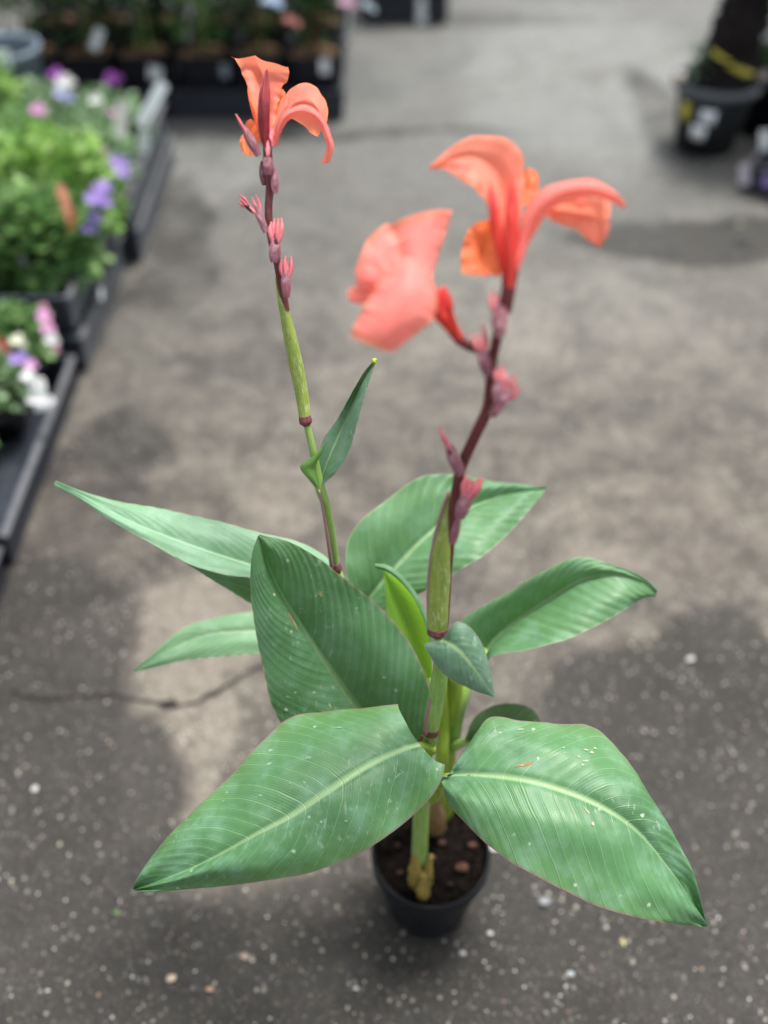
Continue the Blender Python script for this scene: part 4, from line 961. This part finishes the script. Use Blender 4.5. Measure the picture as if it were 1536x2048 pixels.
# middle stack: lime and green mounds
mids = [(-.80, 2.10, GRN, 'dark green leafy plant with a coral tag on the middle left stack', (.13, .11, .11), 900, .21),
        (-1.00, 2.10, GRN, 'dark green leafy plant at the left edge of the middle stack', (.12, .12, .11), 700, .20),
        (-.79, 2.30, LIME, 'bright lime green leafy plant overhanging the middle left stack', (.14, .11, .12), 950, .24),
        (-1.02, 2.30, LIME, 'bright lime green plant at the left edge, behind the dark leafy one', (.14, .11, .13), 900, .24)]
for i, (x, y, cols, lab, rad, n, hh) in enumerate(mids):
    o = potted('potted_geranium', x, y, .11, .07, .085, lab, 'plant', GB, [((0, 0, hh - .08), rad, n, .034, .027, cols)], seed=20 + i, soilm=M_soil)
    if i == 0:
        tags_at(o, [(142, 440, 120, 372, .32, .020, plain('tag_coral', (.72, .30, .20), .4, .4, .35, 70)), (140, 460, 150, 425, .32, .014, plain('tag_rust', (.55, .2, .1), .4))])
        tags_at(o, [(50, 555, 42, 515, .15, .018, M_white)])
        fl_at(o, [(95, 555, .17, .018, (.45, .42, .08))])
        fl_at(o, [(205, 375, .33, .026, LIL), (192, 398, .33, .028, LIL), (203, 405, .32, .026, LIL), (186, 435, .30, .022, (.20, .10, .50)), (180, 460, .29, .018, (.20, .10, .50))])
# far stack: sage green, violas
fars = [(-.78, 2.56, SAGE, 'grey green viola with purple blooms at the edge of the far left stack', 500, .19),
        (-.96, 2.56, GRN, 'green leafy viola in the middle of the far left stack', 500, .20),
        (-1.14, 2.56, LIME, 'yellow green leafy plant on the far left stack, left side', 600, .23),
        (-.78, 2.80, SAGE, 'grey green viola beside the tall white tags, far left stack', 500, .17),
        (-.96, 2.80, SAGE, 'grey green viola with magenta and white blooms, rear of the far left stack', 500, .18),
        (-1.14, 2.80, LIME, 'tall yellow green plant at the rear left of the far stack', 700, .27)]
for i, (x, y, cols, lab, n, hh) in enumerate(fars):
    o = potted('potted_viola', x, y, .11, .07, .085, lab, 'plant', GB, [((0, 0, hh - .07), (.11, .11, .09), n, .030, .020, cols)], seed=30 + i, soilm=M_soil)
    if i == 0:
        fl_at(o, [(238, 325, .32, .026, LIL), (240, 345, .31, .026, LIL), (203, 300, .29, .018, PNK), (258, 318, .24, .022, (.06, .05, .22))])
    if i == 1: fl_at(o, [(77, 222, .34, .024, PNK), (75, 214, .34, .018, PNK)])
    if i == 3:
        tags_at(o, [(280, 252, 325, 170, .26, .032, M_white), (286, 305, 288, 265, .25, .028, M_white)])
        fl_at(o, [(225, 230, .29, .020, PNK)])
        tags_at(o, [(240, 275, 246, 205, .30, .032, plain('tag_cream', (.72, .72, .68), .5))])
    if i == 4:
        fl_at(o, [(115, 152, .36, .026, (.36, .10, .45)), (130, 165, .35, .026, WHT), (138, 160, .35, .02, WHT), (125, 188, .34, .026, (.40, .42, .66)), (135, 198, .33, .022, (.40, .42, .66)), (192, 200, .31, .020, WHT)])
    if i == 3: fl_at(o, [(228, 156, .33, .026, PUR), (220, 165, .33, .020, PUR)])

# back row of pots in black crates
GC = 'black crates of potted shrubs at the back'
Y0 = 3.36
crate('nursery_crate', -.43, Y0 + .21, 0, .60, .42, .10, 0, 'black crate at the right end of the back row', GC)
crate('nursery_crate', -1.05, Y0 + .21, 0, .60, .42, .10, 0, 'black crate at the left end of the back row, behind the bedding plants', GC)
crate('nursery_crate', -.43, Y0 + .66, 0, .60, .42, .10, 0, 'black crate behind the right one of the back row', GC)
crate('nursery_crate', -1.05, Y0 + .66, 0, .60, .42, .10, 0, 'black crate behind the left one of the back row', GC)
GD = 'potted shrubs with brown topped soil in the back row'
where = ['right end', 'second from the right', 'third from the right', 'fourth from the right', 'fifth from the right', 'left end']
xs_b = [-.235, -.42, -.605, -.80, -.985, -1.17]
for rw in range(2):
    for i, x in enumerate(xs_b):
        cols = [DKG, DKG, GRN, DKG, DKG, DKG][(i + rw * 2) % 6]
        tg = []
        if rw == 0:
            if i == 0: tg = [((.04, -.094, .135), .030, .050, .15, 0, M_white)]
            if i == 2: tg = [((.08, -.090, .12), .026, .048, .15, 0, plain('tag_grey', (.22, .27, .34), .5))]
            if i == 3: tg = [((.04, -.092, .115), .044, .046, .15, .2, M_white)]
            if i == 4: tg = [((.03, -.06, .20), .030, .070, -.3, .5, M_white)]
        lab = ('shrub pot in the front of the back row, ' if rw == 0 else 'leafy shrub pot behind the back row, ') + where[i]
        o = potted('potted_shrub', x, Y0 + .115 + rw * .30, .012, .088, .185, lab, 'plant', GD,
                   [((0, 0, .46), (.11, .11, .16), 420, .045, .022, cols), ((0, 0, .31), (.085, .085, .10), 260 if rw else 130, .045, .022, cols)],
                   stems=3, stemh=.25, tagp=tg, square=True, seed=60 + i + rw * 9, soilm=M_coir)
        if rw == 0 and i == 0: fl_at(o, [(695, 5, .50, .028, (.50, .30, .40)), (585, 42, .44, .028, (.40, .16, .15)), (738, 14, .5, .024, (.30, .38, .42))])
        if rw == 0 and i == 1: fl_at(o, [(545, 2, .50, .034, (.32, .42, .56))])
# separate block at the top centre
crate('nursery_crate', .085, 4.55, 0, .36, .46, .10, 0, 'small black crate at the top of the picture, far down the yard', GC)
crate('nursery_crate', .085, 4.55, .102, .36, .46, .10, 0, 'upper black crate at the top of the picture, with white cards on its side', GC)
for (px, py, w, hh) in ((843, 35, .040, .045), (843, 8, .034, .040)):
    p = PH(px, py, .0); y = 4.31; z = (y) / (cp - (py - 1024) / F * sp); q = P(px, py, z)
    b = MB(); b.box((0, 0, 0), (w, .002, hh), bev=.0006); o = b.build('price_card', M_white); o.location = q
    tag(o, 'white card on the far top crate, ' + ('lower one' if py > 20 else 'upper one'), 'card')
potted('potted_shrub', .085, 4.55, .12, .10, .14, 'dark shrub in the far crates at the top of the picture', 'plant', None, [((0, 0, .35), (.15, .15, .18), 300, .05, .03, DKG)], seed=90)
# grey bucket at the top left
gb = empty('grey_bucket', (-1.12, 3.02, 0)); tag(gb, 'blue grey bucket with white tag at the top left edge', 'bucket')
lathe('bucket', [(0, .002), (.085, .002), (.09, 0), (.115, .34), (.121, .345), (.122, .36), (.112, .362), (.108, .34), (.085, .01), (0, .01)], plain('bucket_plastic', (.13, .17, .21), .5), gb)
b = MB(); b.box((0, 0, 0), (.06, .002, .05), bev=.0005); t_ = b.build('tag', M_white, gb); t_.location = (.035, -.105, .36); t_.rotation_euler = (-.2, 0, 0)

# large pot with a dark trunk at the right
M_potr = plain('pot_grey', (.030, .036, .046), .45, .5, .2, 20, .1)
M_rimr = plain('pot_rim', (.075, .088, .10), .4, .5, .15, 20, .1)
bp = empty('potted_tree_fern', (1.035, 3.16, 0)); tag(bp, 'big dark grey pot with a thick dark trunk and yellow band, top right', 'plant')
pt = lathe('pot', [(0, .004), (.088, .004), (.092, 0), (.118, .192), (.120, .194), (.116, .21), (.112, .212), (.110, .19), (.085, .012), (0, .012)], M_potr, bp)
lathe('pot_rim', [(.1205, .190), (.134, .192), (.137, .200), (.136, .216), (.130, .220), (.117, .214)], M_rimr, pt)
s_ = soil(pt, .108, .185, pt, 71, 4, M_soil); s_.parent = pt
M_fib = plain('fibrous_trunk', (.016, .013, .014), .85, .2, .6, 90, 1.0, .006)
tr = tube('trunk', [(.02, 0, .17), (.025, 0, .30), (.035, 0, .45), (.04, 0, .72)], [.098, .080, .052, .040], M_fib, None, world=True, ns=28, n=60, jitter=.35); tr.parent = bp
def band(z, tilt, r, h, mat, name, a0=-2.6, a1=-.5):
    v, f = [], []; n = 24
    for i in range(n + 1):
        a = a0 + (a1 - a0) * i / n
        for rr, zz in ((r, 0), (r, h), (r + .0015, h), (r + .0015, 0)):
            v.append((.028 + rr * math.cos(a), rr * math.sin(a), z + zz + tilt * math.cos(a) * -r))
    for i in range(n):
        for k_ in range(4): f.append((i * 4 + k_, i * 4 + (k_ + 1) % 4, i * 4 + 4 + (k_ + 1) % 4, i * 4 + 4 + k_))
    o = mesh_obj(name, v, f, mat, None); o.parent = bp; return o
band(.262, .45, .089, .022, M_yel, 'yellow_band', -2.7, -.9)
b = MB(); foliage(b, (.16, .05, .62), (.16, .16, .14), 500, .06, .02, GRN, random.Random(5)); foliage(b, (.13, -.02, .42), (.06, .08, .14), 160, .05, .02, DKG, random.Random(6))
foliage(b, (-.08, -.04, .27), (.03, .03, .05), 40, .03, .012, [(.10, .20, .12)], random.Random(8)); b.build('foliage', M_fol, bp, smooth=True)
def potlabel(px, py, mat, w, h):     # stickers on the pot's curved side
    z = 3.10; q = P(px, py, z) - Vector((1.035, 3.16, 0)); a = math.atan2(-math.sqrt(max(1e-4, .11 ** 2 - min(q.x, .1) ** 2 if abs(q.x) < .11 else 1e-4)), q.x)
    hgt = q.z; R0 = .092 + (.118 - .092) * hgt / .192 + .0015; v, f = [], []; n = 8; da = w / R0
    for i in range(n + 1):
        an = a - da / 2 + da * i / n
        for zz in (-h / 2, h / 2):
            rr = R0 + .135 * zz; v += [(rr * math.cos(an), rr * math.sin(an), hgt + zz), ((rr + .001) * math.cos(an), (rr + .001) * math.sin(an), hgt + zz)]
    for i in range(n):
        k0 = i * 4; f += [(k0, k0 + 2, k0 + 6, k0 + 4), (k0 + 1, k0 + 5, k0 + 7, k0 + 3), (k0, k0 + 4, k0 + 5, k0 + 1), (k0 + 2, k0 + 3, k0 + 7, k0 + 6)]
    o = mesh_obj('sticker', v, f, mat, None, smooth=True); o.parent = pt; return o
potlabel(1374, 227, M_yel, .035, .058)
potlabel(1411, 227, M_white, .046, .046)
potlabel(1399, 275, M_white, .044, .044)
# pale stones lying on the pot's rim
for i, (x, y) in enumerate(((-.128, -.035), (.13, -.02))):
    b = MB(); b.blob((0, 0, 0), .019, None, (1, .8, .8), seed=i, sub=2); o = b.build('pale_stone', plain('stone_pale', (.55, .50, .43), .7), smooth=True)
    o.location = (1.035 + x, 3.16 + y, .232); tag(o, 'pale stone on the ' + ('left' if i == 0 else 'right') + ' rim of the big dark pot', 'stone')

# crate and pots at the right edge
GE = 'things by the right edge'
crate('nursery_crate', 1.43, 2.83, 0, .60, .40, .09, -.62, 'dark crate standing askew at the right edge', GE)
o = potted('potted_viola', 1.30, 2.90, .012, .06, .10, 'purple flowered plant in the askew crate at the right edge', 'plant', None, [((0, 0, .12), (.07, .07, .05), 160, .03, .02, DKG)], seed=81, soilm=M_soil)
fl_at(o, [(1536, 365, .16, .028, (.08, .05, .17))])
tags_at(o, [(1489, 370, 1489, 328, .10, .030, plain('tag_lilac', (.50, .48, .56), .5))])
o = potted('potted_shrub', 1.26, 3.30, .0, .13, .22, 'dark pot with white sticker at the right edge beside the big pot', 'plant', None, [((0, 0, .38), (.15, .15, .16), 400, .05, .03, GRN)], stems=3, stemh=.2, seed=82, soilm=M_soil)
tags_at(o, [(1530, 300, 1530, 262, .12, .030, M_white), (1534, 100, 1534, 62, .30, .035, M_white)])
